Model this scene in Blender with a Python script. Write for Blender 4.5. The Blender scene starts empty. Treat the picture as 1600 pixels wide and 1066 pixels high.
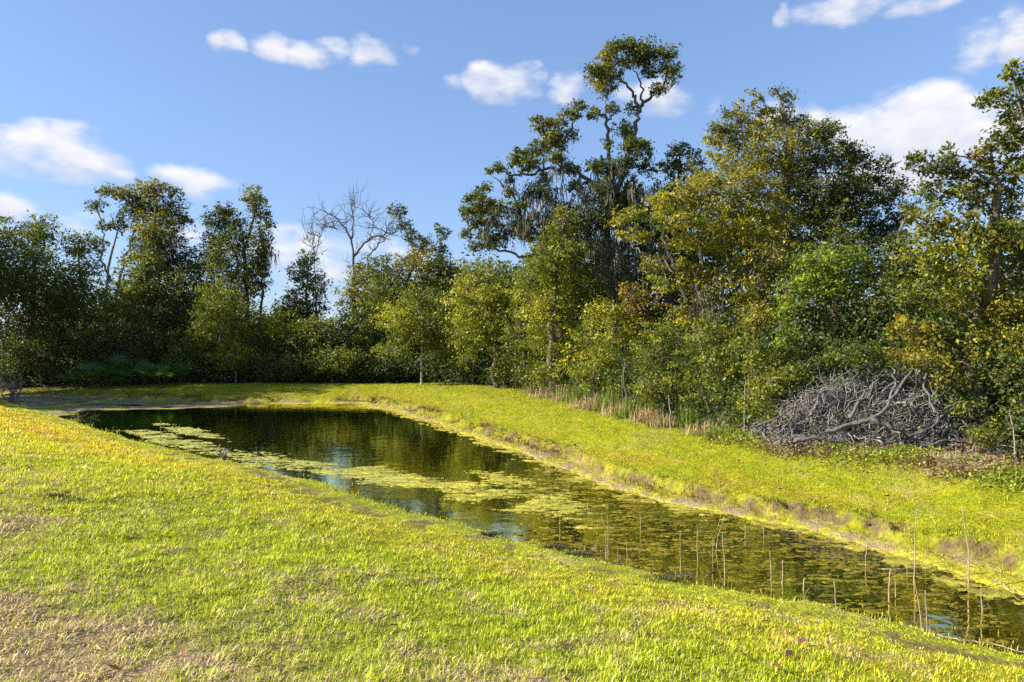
import bpy, math, random
import numpy as np
R = math.radians
rng = np.random.default_rng(7)
random.seed(7)
scene = bpy.context.scene

# ------------------------------------------------------------------ camera
FPX, CX, CY, CAMZ = 1066.7, 800.0, 533.0, 3.0
cam = bpy.data.cameras.new('camera'); cam.lens = 24.0; cam.sensor_width = 36.0
cam.clip_start = 0.05; cam.clip_end = 3000
camo = bpy.data.objects.new('camera', cam); scene.collection.objects.link(camo)
camo.location = (0, 0, CAMZ); camo.rotation_euler = (R(90), 0, 0)
scene.camera = camo
scene.view_settings.view_transform = 'Standard'; scene.view_settings.look = 'None'
scene.view_settings.gamma = 1.0; scene.view_settings.exposure = 1.38
scene.cycles.use_denoising = False
scene.cycles.max_bounces = 8; scene.cycles.transparent_max_bounces = 12
scene.cycles.transmission_bounces = 6; scene.cycles.glossy_bounces = 4; scene.cycles.diffuse_bounces = 4

# ------------------------------------------------------------------ light
SUN_AZ, SUN_EL = R(-98), R(31)          # azimuth measured from the view axis (+Y), positive to the right
sl = bpy.data.lights.new('sun', 'SUN'); sl.energy = 5.0; sl.angle = R(0.55); sl.color = (1.0, 0.93, 0.80)
so = bpy.data.objects.new('sun', sl); scene.collection.objects.link(so)
so.rotation_euler = (R(90) - SUN_EL, 0, math.pi - SUN_AZ)
so.location = (0, 0, 60)

# ------------------------------------------------------------------ world: sky and clouds by direction
w = bpy.data.worlds.new("World"); scene.world = w; w.use_nodes = True
nt = w.node_tree; nt.nodes.clear(); N = nt.nodes.new; L = nt.links.new
def wm(op, a, b=None, c=None, clamp=False):
    n = N('ShaderNodeMath'); n.operation = op; n.use_clamp = clamp
    for i, v in enumerate((a, b, c)):
        if v is None: continue
        if isinstance(v, (int, float)): n.inputs[i].default_value = v
        else: L(v, n.inputs[i])
    return n.outputs[0]
sky = N('ShaderNodeTexSky'); sky.sky_type = 'NISHITA'; sky.sun_disc = False
sky.sun_elevation = SUN_EL; sky.sun_rotation = SUN_AZ
sky.air_density = 1.15; sky.dust_density = 0.25; sky.ozone_density = 3.0
tc = N('ShaderNodeTexCoord'); sp = N('ShaderNodeSeparateXYZ'); L(tc.outputs['Generated'], sp.inputs[0])
az = wm('ARCTAN2', sp.outputs[0], sp.outputs[1]); el = wm('ARCSINE', sp.outputs[2])
def wnoise(scale, det, seed):
    mp_ = N('ShaderNodeMapping'); mp_.inputs['Location'].default_value = (seed, seed*.7, -seed); mp_.inputs['Scale'].default_value = (1, 1, 1.5); L(tc.outputs['Generated'], mp_.inputs[0])
    n_ = N('ShaderNodeTexNoise'); n_.inputs['Scale'].default_value = scale; n_.inputs['Detail'].default_value = det; L(mp_.outputs[0], n_.inputs['Vector']); return wm('SUBTRACT', n_.outputs[0], .5)
az = wm('ADD', az, wm('MULTIPLY', wnoise(9, 5, 3.1), .13)); el = wm('ADD', el, wm('MULTIPLY', wnoise(9, 5, 8.7), .07))
CLOUDS = [(352,62,36,22,.95),(428,66,46,22,1),(485,84,44,22,1),(528,68,35,15,.8),(575,84,40,26,1),(625,78,20,10,.5),
 (785,128,62,34,1.05),(765,108,30,20,.9),(712,134,32,18,.55),(893,135,40,26,.65),(1010,150,60,30,.8),
 (60,232,85,40,1.1),(125,245,75,38,1.1),(175,268,45,26,.9),(10,240,60,40,1),(25,330,52,30,1.1),(120,350,60,18,.7),
 (312,284,66,28,.8),(1350,8,125,22,.9),(1440,12,70,18,.9),(1232,25,24,20,.7),(1530,66,66,34,.85),(1600,62,44,50,.85),(1520,100,50,20,.8),
 (1440,196,120,56,1.3),(1540,205,90,62,1.1),(1350,200,80,44,1.15),(1400,262,140,56,1.1),(1280,192,60,30,1.0),(1230,182,40,24,.8),(1105,160,20,16,.6),
 (450,390,120,50,.75),(630,400,90,40,.7),(300,380,90,50,.65),(520,440,90,60,.6)]
cov = None; sv = None; ss = None
for (px, py, rx, ry, wt) in CLOUDS:
    a0 = math.atan2(px-CX, FPX); h = math.hypot(px-CX, FPX); e0 = math.atan2(CY-py, h)
    ra = rx*FPX/h/h*1.26; re = ry/h*1.22
    u = wm('MULTIPLY', wm('SUBTRACT', az, a0), 1/ra); v = wm('MULTIPLY', wm('SUBTRACT', el, e0), 1/re)
    d2 = wm('ADD', wm('MULTIPLY', u, u), wm('MULTIPLY', v, v))
    s = wm('MULTIPLY', wm('SUBTRACT', 1.0, d2, clamp=True), wt)
    cov = s if cov is None else wm('MAXIMUM', cov, s)
    q_ = wm('MULTIPLY', s, v); sv = q_ if sv is None else wm('ADD', sv, q_); ss = wm('ADD', s, .001) if ss is None else wm('ADD', ss, s)
mp = N('ShaderNodeMapping'); mp.inputs['Scale'].default_value = (1, 1, 1.9); L(tc.outputs['Generated'], mp.inputs[0])
nz = N('ShaderNodeTexNoise'); nz.inputs['Scale'].default_value = 13; nz.inputs['Detail'].default_value = 9; nz.inputs['Roughness'].default_value = .55
L(mp.outputs[0], nz.inputs['Vector'])
nz2 = N('ShaderNodeTexNoise'); nz2.inputs['Scale'].default_value = 26; nz2.inputs['Detail'].default_value = 4; L(mp.outputs[0], nz2.inputs['Vector'])
den = wm('ADD', wm('MULTIPLY', cov, 1.05), wm('MULTIPLY', wm('SUBTRACT', nz.outputs[0], .5), 2.2))
mr = N('ShaderNodeMapRange'); mr.interpolation_type = 'SMOOTHSTEP'; mr.inputs['From Min'].default_value = .22; mr.inputs['From Max'].default_value = 1.15
L(den, mr.inputs[0])
fac = wm('MULTIPLY', wm('MULTIPLY', mr.outputs[0], wm('MULTIPLY', cov, 3.0, clamp=True)), .93)
cr = N('ShaderNodeMixRGB'); L(wm('ADD', wm('ADD', wm('MULTIPLY', wm('DIVIDE', sv, ss), .9), .45), wm('MULTIPLY', wm('SUBTRACT', nz2.outputs[0], .5), 1.6), clamp=True), cr.inputs[0]); cr.inputs[1].default_value = (4.3, 4.6, 5.35, 1); cr.inputs[2].default_value = (6.5, 6.3, 6.3, 1)  # cloud shading mixed into the colour: white tops, greyer undersides
tint = N('ShaderNodeMixRGB'); tint.blend_type = 'MULTIPLY'; tint.inputs[0].default_value = 1; gam = N('ShaderNodeGamma'); gam.inputs[1].default_value = .60; L(sky.outputs[0], gam.inputs[0]); L(gam.outputs[0], tint.inputs[1]); tint.inputs[2].default_value = (1.30, 1.60, 2.18, 1)
mx = N('ShaderNodeMixRGB'); L(fac, mx.inputs[0]); L(tint.outputs[0], mx.inputs[1]); L(cr.outputs[0], mx.inputs[2])
bg = N('ShaderNodeBackground'); bg.inputs[1].default_value = 0.064; L(mx.outputs[0], bg.inputs[0])
wo = N('ShaderNodeOutputWorld'); L(bg.outputs[0], wo.inputs[0])

# ------------------------------------------------------------------ helpers
def W0(px, py, z=0.0):
    Y = (CAMZ - z) * FPX / (py - CY); return ((px-CX)/FPX*Y, Y)
def at(px, py, Y): return np.array([(px-CX)/FPX*Y, Y, CAMZ + (CY-py)/FPX*Y])
def sm(a, b, x): t = np.clip((x-a)/(b-a), 0, 1); return t*t*(3-2*t)
def _h(ix, iy, s):
    n = (ix.astype(np.int64)*374761393 + iy.astype(np.int64)*668265263 + s*1442695041) & 0xffffffff
    n = ((n ^ (n >> 13)) * 1274126177) & 0xffffffff
    return ((n ^ (n >> 16)) & 0xffff)/65535.0
def vn(x, y, s=0):
    x = np.asarray(x, float); y = np.asarray(y, float)
    ix = np.floor(x); iy = np.floor(y); fx = x-ix; fy = y-iy; fx = fx*fx*(3-2*fx); fy = fy*fy*(3-2*fy)
    a = _h(ix, iy, s); b = _h(ix+1, iy, s); c = _h(ix, iy+1, s); d = _h(ix+1, iy+1, s)
    return (a*(1-fx)+b*fx)*(1-fy) + (c*(1-fx)+d*fx)*fy
def fbm(x, y, s=0, o=4):
    r = 0; a = .5; t = 0
    for k in range(o): r = r + a*vn(x, y, s+k*17); t += a; a *= .5; x = x*2.03+3.1; y = y*2.03-1.7
    return r/t
def tag(o, label=None, cat=None, group=None, kind=None):
    if label: o['label'] = label
    if cat: o['category'] = cat
    if group: o['group'] = group
    if kind: o['kind'] = kind
    return o
def empty(name, loc, label=None, cat=None, group=None):
    o = bpy.data.objects.new(name, None); scene.collection.objects.link(o); o.location = [float(v) for v in loc]
    return tag(o, label, cat, group)
def build(name, V, F, mat, parent=None, col=None, smooth=False, loc=None):
    """V (n,3); F list of int arrays each (m,k)"""
    me = bpy.data.meshes.new(name); V = np.asarray(V, np.float32)
    if not isinstance(F, list): F = [F]
    F = [np.asarray(f, np.int32) for f in F if len(f)]
    me.vertices.add(len(V)); me.vertices.foreach_set('co', V.ravel())
    nl = sum(f.size for f in F); npoly = sum(len(f) for f in F)
    me.loops.add(nl); me.polygons.add(npoly)
    me.loops.foreach_set('vertex_index', np.concatenate([f.ravel() for f in F]))
    st = []; c = 0
    for f in F: st.append(c + np.arange(len(f))*f.shape[1]); c += f.size
    me.polygons.foreach_set('loop_start', np.concatenate(st).astype(np.int32))
    if smooth: me.polygons.foreach_set('use_smooth', np.ones(npoly, bool))
    if col is not None:
        a = me.color_attributes.new('tone', 'FLOAT_COLOR', 'POINT')
        a.data.foreach_set('color', np.concatenate([col, np.ones((len(V), 1))], 1).astype(np.float32).ravel())
    me.update(calc_edges=True); me.validate()
    me.materials.append(mat)
    o = bpy.data.objects.new(name, me); scene.collection.objects.link(o)
    if parent: o.parent = parent
    if loc is not None: o.location = [float(v) for v in loc]
    return o
class Geo:
    def __init__(s): s.v = []; s.q = []; s.t = []; s.c = []; s.n = 0
    def add(s, V, Q=None, T=None, C=None):
        V = np.asarray(V, float)
        if Q is not None and len(Q): s.q.append(np.asarray(Q)+s.n)
        if T is not None and len(T): s.t.append(np.asarray(T)+s.n)
        s.v.append(V); s.n += len(V)
        if C is not None: s.c.append(np.broadcast_to(np.asarray(C, float), (len(V), 3)))
    def tube(s, P, r, sides=5, C=None):
        P = np.asarray(P, float); r = np.broadcast_to(np.asarray(r, float), (len(P),))
        T = np.gradient(P, axis=0); T /= np.linalg.norm(T, axis=1)[:, None]+1e-9
        up = np.array([0.3, 0.9, 0.1]); A = np.cross(T, up); A /= np.linalg.norm(A, axis=1)[:, None]+1e-9
        B = np.cross(T, A); th = np.arange(sides)*2*math.pi/sides
        ring = P[:, None] + r[:, None, None]*(A[:, None]*np.cos(th)[None, :, None] + B[:, None]*np.sin(th)[None, :, None])
        n = len(P); i = np.arange(n-1)[:, None]*sides; j = np.arange(sides)[None]; j2 = (j+1) % sides
        Q = np.stack([i+j, i+j2, i+sides+j2, i+sides+j], -1).reshape(-1, 4)
        V = np.concatenate([ring.reshape(-1, 3), P[-1:] + T[-1:]*r[-1]])
        e = (n-1)*sides; T3 = np.stack([e+np.arange(sides), e+(np.arange(sides)+1) % sides, np.full(sides, n*sides)], -1)
        s.add(V, Q, T3, C)
    def build(s, name, mat, parent=None, **k):
        V = np.concatenate(s.v); F = []
        if s.q: F.append(np.concatenate(s.q))
        if s.t: F.append(np.concatenate(s.t))
        col = np.concatenate(s.c) if s.c else None
        return build(name, V, F, mat, parent, col, **k)
def bend(p0, p1, n=7, wig=.06, sag=0.0, g=None):
    g = g or rng
    p0 = np.asarray(p0, float); p1 = np.asarray(p1, float); t = np.linspace(0, 1, n)[:, None]
    P = p0*(1-t)+p1*t; Ld = np.linalg.norm(p1-p0)
    w_ = g.normal(size=(n, 3)); w_ = np.cumsum(w_, 0); w_ -= w_[0]; w_ -= t*w_[-1]
    P = P + w_*Ld*wig*.45; P[:, 2] += (sag*Ld*4*t*(1-t))[:, 0]
    return P

# ------------------------------------------------------------------ materials
def material(name):
    m = bpy.data.materials.new(name); m.use_nodes = True; nt = m.node_tree; nt.nodes.clear()
    return m, nt, nt.nodes.new('ShaderNodeOutputMaterial')
def tone_mat(name, rough=.6, trans=0.0, spec=.3, nscale=0, namt=.3, bump=0, bscale=40, tmul=(1.2, 1.25, .55)):
    m, nt, out = material(name); N = nt.nodes.new; L = nt.links.new
    a = N('ShaderNodeVertexColor'); a.layer_name = 'tone'; c = a.outputs[0]
    p = N('ShaderNodeBsdfPrincipled'); p.inputs['Roughness'].default_value = rough; p.inputs['Specular IOR Level'].default_value = spec
    t = N('ShaderNodeTexCoord')
    if nscale:
        n = N('ShaderNodeTexNoise'); n.inputs['Scale'].default_value = nscale; n.inputs['Detail'].default_value = 6; L(t.outputs['Object'], n.inputs['Vector'])
        r = N('ShaderNodeMapRange'); r.inputs[1].default_value = .25; r.inputs[2].default_value = .75; r.inputs[3].default_value = 1-namt; r.inputs[4].default_value = 1+namt; L(n.outputs[0], r.inputs[0])
        mm = N('ShaderNodeMixRGB'); mm.blend_type = 'MULTIPLY'; mm.inputs[0].default_value = 1; L(c, mm.inputs[1]); L(r.outputs[0], mm.inputs[2]); c = mm.outputs[0]
    if bump:
        n = N('ShaderNodeTexNoise'); n.inputs['Scale'].default_value = bscale; n.inputs['Detail'].default_value = 8; L(t.outputs['Object'], n.inputs['Vector'])
        b = N('ShaderNodeBump'); b.inputs['Strength'].default_value = bump; b.inputs['Distance'].default_value = .03; L(n.outputs[0], b.inputs['Height']); L(b.outputs[0], p.inputs['Normal'])
    L(c, p.inputs['Base Color'])
    if trans:
        tr = N('ShaderNodeBsdfTranslucent'); mu = N('ShaderNodeMixRGB'); mu.blend_type = 'MULTIPLY'; mu.inputs[0].default_value = 1
        L(c, mu.inputs[1]); mu.inputs[2].default_value = (*tmul, 1); L(mu.outputs[0], tr.inputs[0])
        ms = N('ShaderNodeMixShader'); ms.inputs[0].default_value = trans; L(p.outputs[0], ms.inputs[1]); L(tr.outputs[0], ms.inputs[2]); L(ms.outputs[0], out.inputs[0])
    else: L(p.outputs[0], out.inputs[0])
    return m
def bark_mat(name, c1, c2, sc=9):
    m, nt, out = material(name); N = nt.nodes.new; L = nt.links.new
    t = N('ShaderNodeTexCoord'); mp = N('ShaderNodeMapping'); mp.inputs['Scale'].default_value = (1, 1, .22); L(t.outputs['Object'], mp.inputs[0])
    n = N('ShaderNodeTexNoise'); n.inputs['Scale'].default_value = sc; n.inputs['Detail'].default_value = 8; n.inputs['Roughness'].default_value = .65; L(mp.outputs[0], n.inputs['Vector'])
    r = N('ShaderNodeValToRGB'); r.color_ramp.elements[0].position = .33; r.color_ramp.elements[0].color = (*c1, 1); r.color_ramp.elements[1].position = .68; r.color_ramp.elements[1].color = (*c2, 1); L(n.outputs[0], r.inputs[0])
    p = N('ShaderNodeBsdfPrincipled'); p.inputs['Roughness'].default_value = .9; L(r.outputs[0], p.inputs['Base Color'])
    b = N('ShaderNodeBump'); b.inputs['Strength'].default_value = .6; b.inputs['Distance'].default_value = .04; L(n.outputs[0], b.inputs['Height']); L(b.outputs[0], p.inputs['Normal'])
    L(p.outputs[0], out.inputs[0]); return m
M_leaf = tone_mat('foliage', .5, .40, .35)
M_grass = tone_mat('grass_blades', .55, .33, .25, tmul=(1.15, 1.2, .5))
M_ground = tone_mat('turf_and_soil', .95, 0, .1, 14, .45, .9, 30)
M_algae = tone_mat('algae', .75, 0, .2, 22, .4, .8, 60)
M_moss = tone_mat('hanging_moss', .9, .3, .1, tmul=(1, 1, .9))
M_bark = bark_mat('bark', (.035, .028, .02), (.15, .13, .10))
M_bark_pale = bark_mat('pale_bark', (.12, .10, .08), (.36, .32, .27))
M_dead = bark_mat('weathered_wood', (.03, .027, .024), (.30, .28, .255), 9)
M_bark_old = bark_mat('old_bark', (.035, .03, .027), (.17, .15, .14), 12)
M_stalk = bark_mat('dry_stalk', (.13, .09, .06), (.42, .32, .21), 30)

# ------------------------------------------------------------------ terrain layout
def ext(pts, a, b):
    return [a]+pts+[b]
Tw = [W0(*p) for p in [(0,627),(100,657),(200,688),(340,722),(480,752),(600,793),(700,820),(800,842),(960,886),(1080,912),(1200,937),(1330,962),(1450,992),(1600,1022)]]
Tw = [(-60, 62), (-40, 47)] + Tw + [(6.6, 5.1), (9.5, 2.4), (40, -26)]
Fw = [W0(*p) for p in [(0,619),(150,622),(280,629),(400,631),(560,630),(620,643),(700,668),(760,690),(830,712),(900,742),(960,764),(1030,782),(1120,800),(1200,815),(1300,840),(1400,868),(1500,896),(1600,930)]]
Fw = [(-60, 66), (-40, 50)] + Fw + [(7.3, 6.9), (10.5, 3.8), (41, -24)]
Bw = [(-80, 90), (-45, 52), (-33, 40.5)] + [W0(px, py, .7) for px, py in [(0,597),(150,597),(300,598),(450,598),(560,598),(650,596),(720,598),(790,605),(850,616),(920,634),(1000,652),(1100,673),(1200,692),(1300,700),(1400,710),(1500,724),(1600,744)]] + [(11, 9.3), (14.5, 5.5), (46, -22)]
Tw, Fw, Bw = map(np.array, (Tw, Fw, Bw))
nu = np.array([-.738, .675]); nv = np.array([.675, .738])
def sd(x, y, P):
    """signed distance to polyline, positive on the far (+v) side"""
    x = np.asarray(x, float); y = np.asarray(y, float); d = np.full(x.shape, 1e9)
    for a, b in zip(P[:-1], P[1:]):
        e = b-a; t = np.clip(((x-a[0])*e[0]+(y-a[1])*e[1])/(e@e), 0, 1)
        d = np.minimum(d, (x-a[0]-t*e[0])**2 + (y-a[1]-t*e[1])**2)
    pu = P@nu; pv = P@nv; o = np.argsort(pu)
    v = x*nv[0]+y*nv[1]; u = x*nu[0]+y*nu[1]
    return np.sqrt(d)*np.where(v > np.interp(u, pu[o], pv[o]), 1, -1)
def terrain(x, y):
    x = np.asarray(x, float); y = np.asarray(y, float)
    wx = x + (fbm(x*1.3, y*1.3, 3)-.5)*.5; wy = y + (fbm(x*1.3, y*1.3, 9)-.5)*.5
    dn = -sd(wx, wy, Tw); df = sd(wx, wy, Fw)
    nzb = fbm(x*.5, y*.5, 21)-.5; nzs = fbm(x*4, y*4, 31)-.5; nzf = fbm(x*14, y*14, 41, 3)-.5
    # near bank
    q = np.clip(dn, 0, None)
    zn = .02 + .10*sm(0, .5, q) + (np.minimum(q, 9)*.148) + .03*np.clip(q-9, 0, 20) + nzb*.10*sm(0, 3, q) + nzs*.05 + nzf*.02
    zn += -.04*np.exp(-((q-.95-.3*nzb)/.16)**2)
    # far bank : mossy ledge, scarp, lawn
    q = np.clip(df, 0, None); led = .55 + 1.1*(fbm(x*.9, y*.9, 55)-.5)
    led = np.maximum(led, .12)
    zf = .02 + .03*sm(0, .3, q) + .17*sm(led, led+.2, q) + .40*sm(led, led+3.5, q) + nzs*.05 + nzf*.03 + nzb*.08*sm(1, 3, q) + (.22*(fbm(x*3.5, y*3.5, 951)-.5)+.10*nzf)*np.exp(-((q-led-.12)/.22)**2)
    # basin
    dep = np.minimum(-dn, -df)
    u = x*nu[0]+y*nu[1]
    marsh = sm(28.6, 32.5, u + (fbm(x*.35, y*.35, 71)-.5)*6)
    zb = -(.02 + .75*sm(0, 3.5, dep))*(1-marsh) + marsh*(.0 + .11*(fbm(x*.8, y*1.8, 81)-.36)) + nzs*.03*(1-sm(0,2,dep)*.5)
    z = np.where(dn > 0, zn, np.where(df > 0, zf, zb))
    return z, dn, df, dep, marsh
def gz(x, y): return float(terrain(np.array([x]), np.array([y]))[0][0])

G_GREEN = np.array([.23, .29, .014]); G_YEL = np.array([.45, .42, .012]); G_STRAW = np.array([.42, .31, .175]); G_OR = np.array([.44, .28, .03]); G_MUD = np.array([.10, .068, .036]); G_MOSS = np.array([.34, .31, .03]); G_LITTER = np.array([.07, .045, .03])
def zones(x, y, dn, df):
    """weights dead, orange, green->yellow, mud"""
    n1 = fbm(x*.7, y*.7, 101); n2 = fbm(x*2.5, y*2.5, 111); n3 = fbm(x*.25, y*.25, 121)
    u = x*nu[0]+y*nu[1]
    near = dn > 0
    r = np.hypot(x, y)
    deadn = (sm(3.6, 7.8, dn + (n1-.5)*4)*sm(-2.2, 2.0, -x + (n1-.5)*3.6 + .3)*.95)
    dead = np.where(near, np.clip(deadn*(.1+1.7*n2) + sm(.58, .74, n2)*.4+.05, 0, 1), sm(.62, .8, n2)*.35 + sm(.55,.75,fbm(x*1.1,y*1.1,131))*.2)
    leftish = sm(9, 24, u)
    orn = np.exp(-((dn-1.7-.5*(n1-.5)-leftish*.4)/(.75+.5*leftish))**2)*(.24+.40*leftish)
    orf = np.exp(-((df-1.2-.8*(n1-.5))/.5)**2)*.4*sm(.4, .62, n1)
    orange = np.clip(np.where(near, orn, orf)*(.5+n2), 0, 1)
    yel = np.clip(np.where(near, .35+.55*leftish*sm(.3, .6, n1)+.5*(n3-.5) , .55+.9*(n2-.5)), 0, 1)
    return dead, orange, yel
def ground_col(x, y, z, dn, df, dep, marsh):
    dead, orange, yel = zones(x, y, dn, df)
    n2 = fbm(x*5, y*5, 141)[:, None]; n4 = fbm(x*1.6, y*1.6, 151)[:, None]
    g = G_GREEN*(1-yel[:, None]) + G_YEL*yel[:, None]
    c = g*.8 + .0
    c = c*(1-orange[:, None]) + G_OR*.8*orange[:, None]
    c = c*(1-dead[:, None]) + G_STRAW*.75*dead[:, None]
    c = c*np.where((dn > 0), .95-.27*sm(.8, 3, dn), .75)[:, None]
    # near toe : mud streaks
    m = (np.exp(-((dn-.85)/.20)**2)*sm(.43, .56, n2[:, 0]*.6+n4[:, 0]*.4))[:, None]*.85
    c = np.where((dn > 0)[:, None], c*(1-m)+G_MUD*m, c)
    m = (1-sm(.1, .6, dn))[:, None]*.8; c = np.where((dn > 0)[:, None], c*(1-m) + (G_MOSS*1.1*(.6+.8*n2))*m, c)
    # far bank : mossy ledge then mud scarp
    led = np.maximum(.55 + 1.1*(fbm(x*.9, y*.9, 55)-.5), .12)
    ml = (1-sm(led-.1, led, df))[:, None]; mud2 = sm(.42, .60, n4*.6+n2*.4)
    c = np.where((df > 0)[:, None], c*(1-ml) + (G_MOSS*(.55+.8*n2)*(1-mud2)+np.array([.26, .19, .11])*mud2)*ml, c)
    ms = (np.exp(-((df-led-.10)/.13)**2)*(.15+.85*sm(.42, .58, n4[:, 0]*.5+n2[:, 0]*.5)))[:, None]
    c = np.where((df > 0)[:, None], c*(1-ms)+G_MUD*(.6+.9*n2)*ms, c)
    # under water
    st = fbm(x*2.2, y*7, 161)[:, None]; st2 = fbm(x*6, y*18, 171)[:, None]
    u = (x*nu[0]+y*nu[1])[:, None]
    sh = 1-sm(9, 15, u)
    bed = np.array([.075, .055, .008])*(1-sh) + np.array([.34, .27, .015])*sh
    alg = np.array([.50, .46, .03])
    k = sm(.46, .60, st*.55+st2*.45)*(.25+.6*sh)
    bed = bed*(1-k)+alg*k
    edge = (1-sm(.05, .9, dep))[:, None]; bed = bed*(1-edge)+alg*.85*edge
    mm = marsh[:, None]; mc = np.array([.24, .19, .12])*(.3+1.2*n2) ; gsel = sm(.5, .6, n4); mc = mc*(1-gsel)+np.array([.19, .22, .03])*gsel
    bed = bed*(1-mm)+mc*mm
    c = np.where(((dn <= 0) & (df <= 0))[:, None], bed, c)
    b = sd(x, y, Bw); b = sm(-.4, .5, b+(n4[:, 0]-.5)*1.2)[:, None]
    c = c*(1-b) + G_LITTER*(.6+.9*n2)*b
    return c

def axis(lo_f, hi_f, step, grow, lo, hi):
    a = list(np.arange(lo_f, hi_f, step)); s = step
    while a[-1] < hi: s *= grow; a.append(a[-1]+s)
    b = []; s = step; v = lo_f
    while v > lo: s *= grow; v -= s; b.append(v)
    return np.array(b[::-1]+a)
xs = axis(-7, 9, .055, 1.022, -700, 700); ys = axis(2.0, 15, .055, 1.016, -60, 900)
GX, GY = np.meshgrid(xs, ys); gx, gy = GX.ravel(), GY.ravel()
z, dn, df, dep, marsh = terrain(gx, gy); gc = ground_col(gx, gy, z, dn, df, dep, marsh)
nx, ny = len(xs), len(ys); i = (np.arange(ny-1)[:, None]*nx + np.arange(nx-1)[None]).ravel()
ground = build('ground', np.stack([gx, gy, z], 1), np.stack([i, i+1, i+nx+1, i+nx], 1), M_ground, None, gc, smooth=True)
tag(ground, kind='structure')

# ------------------------------------------------------------------ water
m, nt, out = material('pond_water'); N = nt.nodes.new; L = nt.links.new
t = N('ShaderNodeTexCoord'); mp = N('ShaderNodeMapping'); mp.inputs['Scale'].default_value = (1.0, 1.0, 1); L(t.outputs['Object'], mp.inputs[0])
n = N('ShaderNodeTexNoise'); n.inputs['Scale'].default_value = 2.2; n.inputs['Detail'].default_value = 3; L(mp.outputs[0], n.inputs['Vector'])
b = N('ShaderNodeBump'); b.inputs['Strength'].default_value = .13; b.inputs['Distance'].default_value = .05; L(n.outputs[0], b.inputs['Height'])
gl = N('ShaderNodeBsdfGlossy'); gl.inputs['Roughness'].default_value = .05; gl.inputs[0].default_value = (1.0, .94, .50, 1); L(b.outputs[0], gl.inputs['Normal'])
tr = N('ShaderNodeBsdfTransparent'); tr.inputs[0].default_value = (.86, .82, .45, 1)
fr = N('ShaderNodeFresnel'); fr.inputs[0].default_value = 1.30; L(b.outputs[0], fr.inputs['Normal'])
ms = N('ShaderNodeMixShader'); L(fr.outputs[0], ms.inputs[0])
df_ = N('ShaderNodeBsdfDiffuse'); mw = N('ShaderNodeMapping'); mw.inputs['Scale'].default_value = (1, 3.4, 1); L(t.outputs['Object'], mw.inputs[0])
nw = N('ShaderNodeTexNoise'); nw.inputs['Scale'].default_value = 2.2; nw.inputs['Detail'].default_value = 9; nw.inputs['Roughness'].default_value = .72; nw.inputs['Distortion'].default_value = .8; L(mw.outputs[0], nw.inputs['Vector'])
rw = N('ShaderNodeValToRGB'); rw.color_ramp.elements[0].position = .44; rw.color_ramp.elements[0].color = (.03, .022, .003, 1); rw.color_ramp.elements[1].position = .60; rw.color_ramp.elements[1].color = (.42, .33, .015, 1); L(nw.outputs[0], rw.inputs[0])
sx = N('ShaderNodeSeparateXYZ'); L(t.outputs['Object'], sx.inputs[0])
# the weed thins out toward the deep end of the pond
dm = N('ShaderNodeMapRange'); dm.inputs[1].default_value = 12; dm.inputs[2].default_value = 19; dm.inputs[3].default_value = 1; dm.inputs[4].default_value = 0; L(sx.outputs[1], dm.inputs[0])
mxw = N('ShaderNodeMixRGB'); L(dm.outputs[0], mxw.inputs[0]); mxw.inputs[1].default_value = (.13, .10, .008, 1); L(rw.outputs[0], mxw.inputs[2]); L(mxw.outputs[0], df_.inputs[0]); md = N('ShaderNodeMixShader'); dm2 = N('ShaderNodeMapRange'); dm2.inputs[1].default_value = 12; dm2.inputs[2].default_value = 19; dm2.inputs[3].default_value = .85; dm2.inputs[4].default_value = .40; L(sx.outputs[1], dm2.inputs[0]); L(dm2.outputs[0], md.inputs[0]); L(tr.outputs[0], md.inputs[1]); L(df_.outputs[0], md.inputs[2]); L(md.outputs[0], ms.inputs[1]); L(gl.outputs[0], ms.inputs[2]); L(ms.outputs[0], out.inputs[0])
M_water = m
wp = list(Tw[1:-1] + (-nv*.6)) + list((Fw[1:-1] + nv*.6)[::-1])
# strip of quads between the two banks
uu = np.linspace(-11, 62, 160)
def vint(P, u): pu = P@nu; o = np.argsort(pu); return np.interp(u, pu[o], (P@nv)[o])
va = vint(Tw, uu)-.8; vb = vint(Fw, uu)+1.0; K = 12
tt = np.linspace(0, 1, K); vv = va[:, None]*(1-tt)+vb[:, None]*tt
Xw = uu[:, None]*nu[0]+vv*nv[0]; Yw = uu[:, None]*nu[1]+vv*nv[1]
Vw = np.stack([Xw, Yw, np.zeros_like(Xw)], -1).reshape(-1, 3)
i = (np.arange(159)[:, None]*K+np.arange(K-1)[None]).ravel()
water = build('water', Vw, np.stack([i, i+K, i+K+1, i+1], 1), M_water); tag(water, kind='structure')

# ------------------------------------------------------------------ grass blades
def blades(x, y, z, ln, wd, tilt, azm, col, name, label, up=0):
    n = len(x); d = np.stack([np.cos(azm), np.sin(azm), 0*azm], 1); s = np.stack([-d[:, 1], d[:, 0], 0*azm], 1)
    base = np.stack([x, y, z-.006], 1)
    h1 = .55; p1 = base + (d*np.sin(tilt*.6)[:, None] + np.array([0, 0, 1])*np.cos(tilt*.6)[:, None])*(ln*h1)[:, None]
    p2 = p1 + (d*np.sin(tilt*1.25)[:, None] + np.array([0, 0, 1])*np.cos(tilt*1.25)[:, None])*(ln*(1-h1))[:, None]
    w2 = s*wd[:, None]*.5
    V = np.stack([base-w2*.8, base+w2*.8, p1+w2, p1-w2, p2], 1).reshape(-1, 3)
    i = np.arange(n)*5; Q = np.stack([i, i+1, i+2, i+3], 1); T = np.stack([i+3, i+2, i+4], 1)
    o = build(name, V, [Q, T], M_grass, None, np.repeat(col, 5, 0)); tag(o, label, 'grass', kind='stuff'); return o
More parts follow.
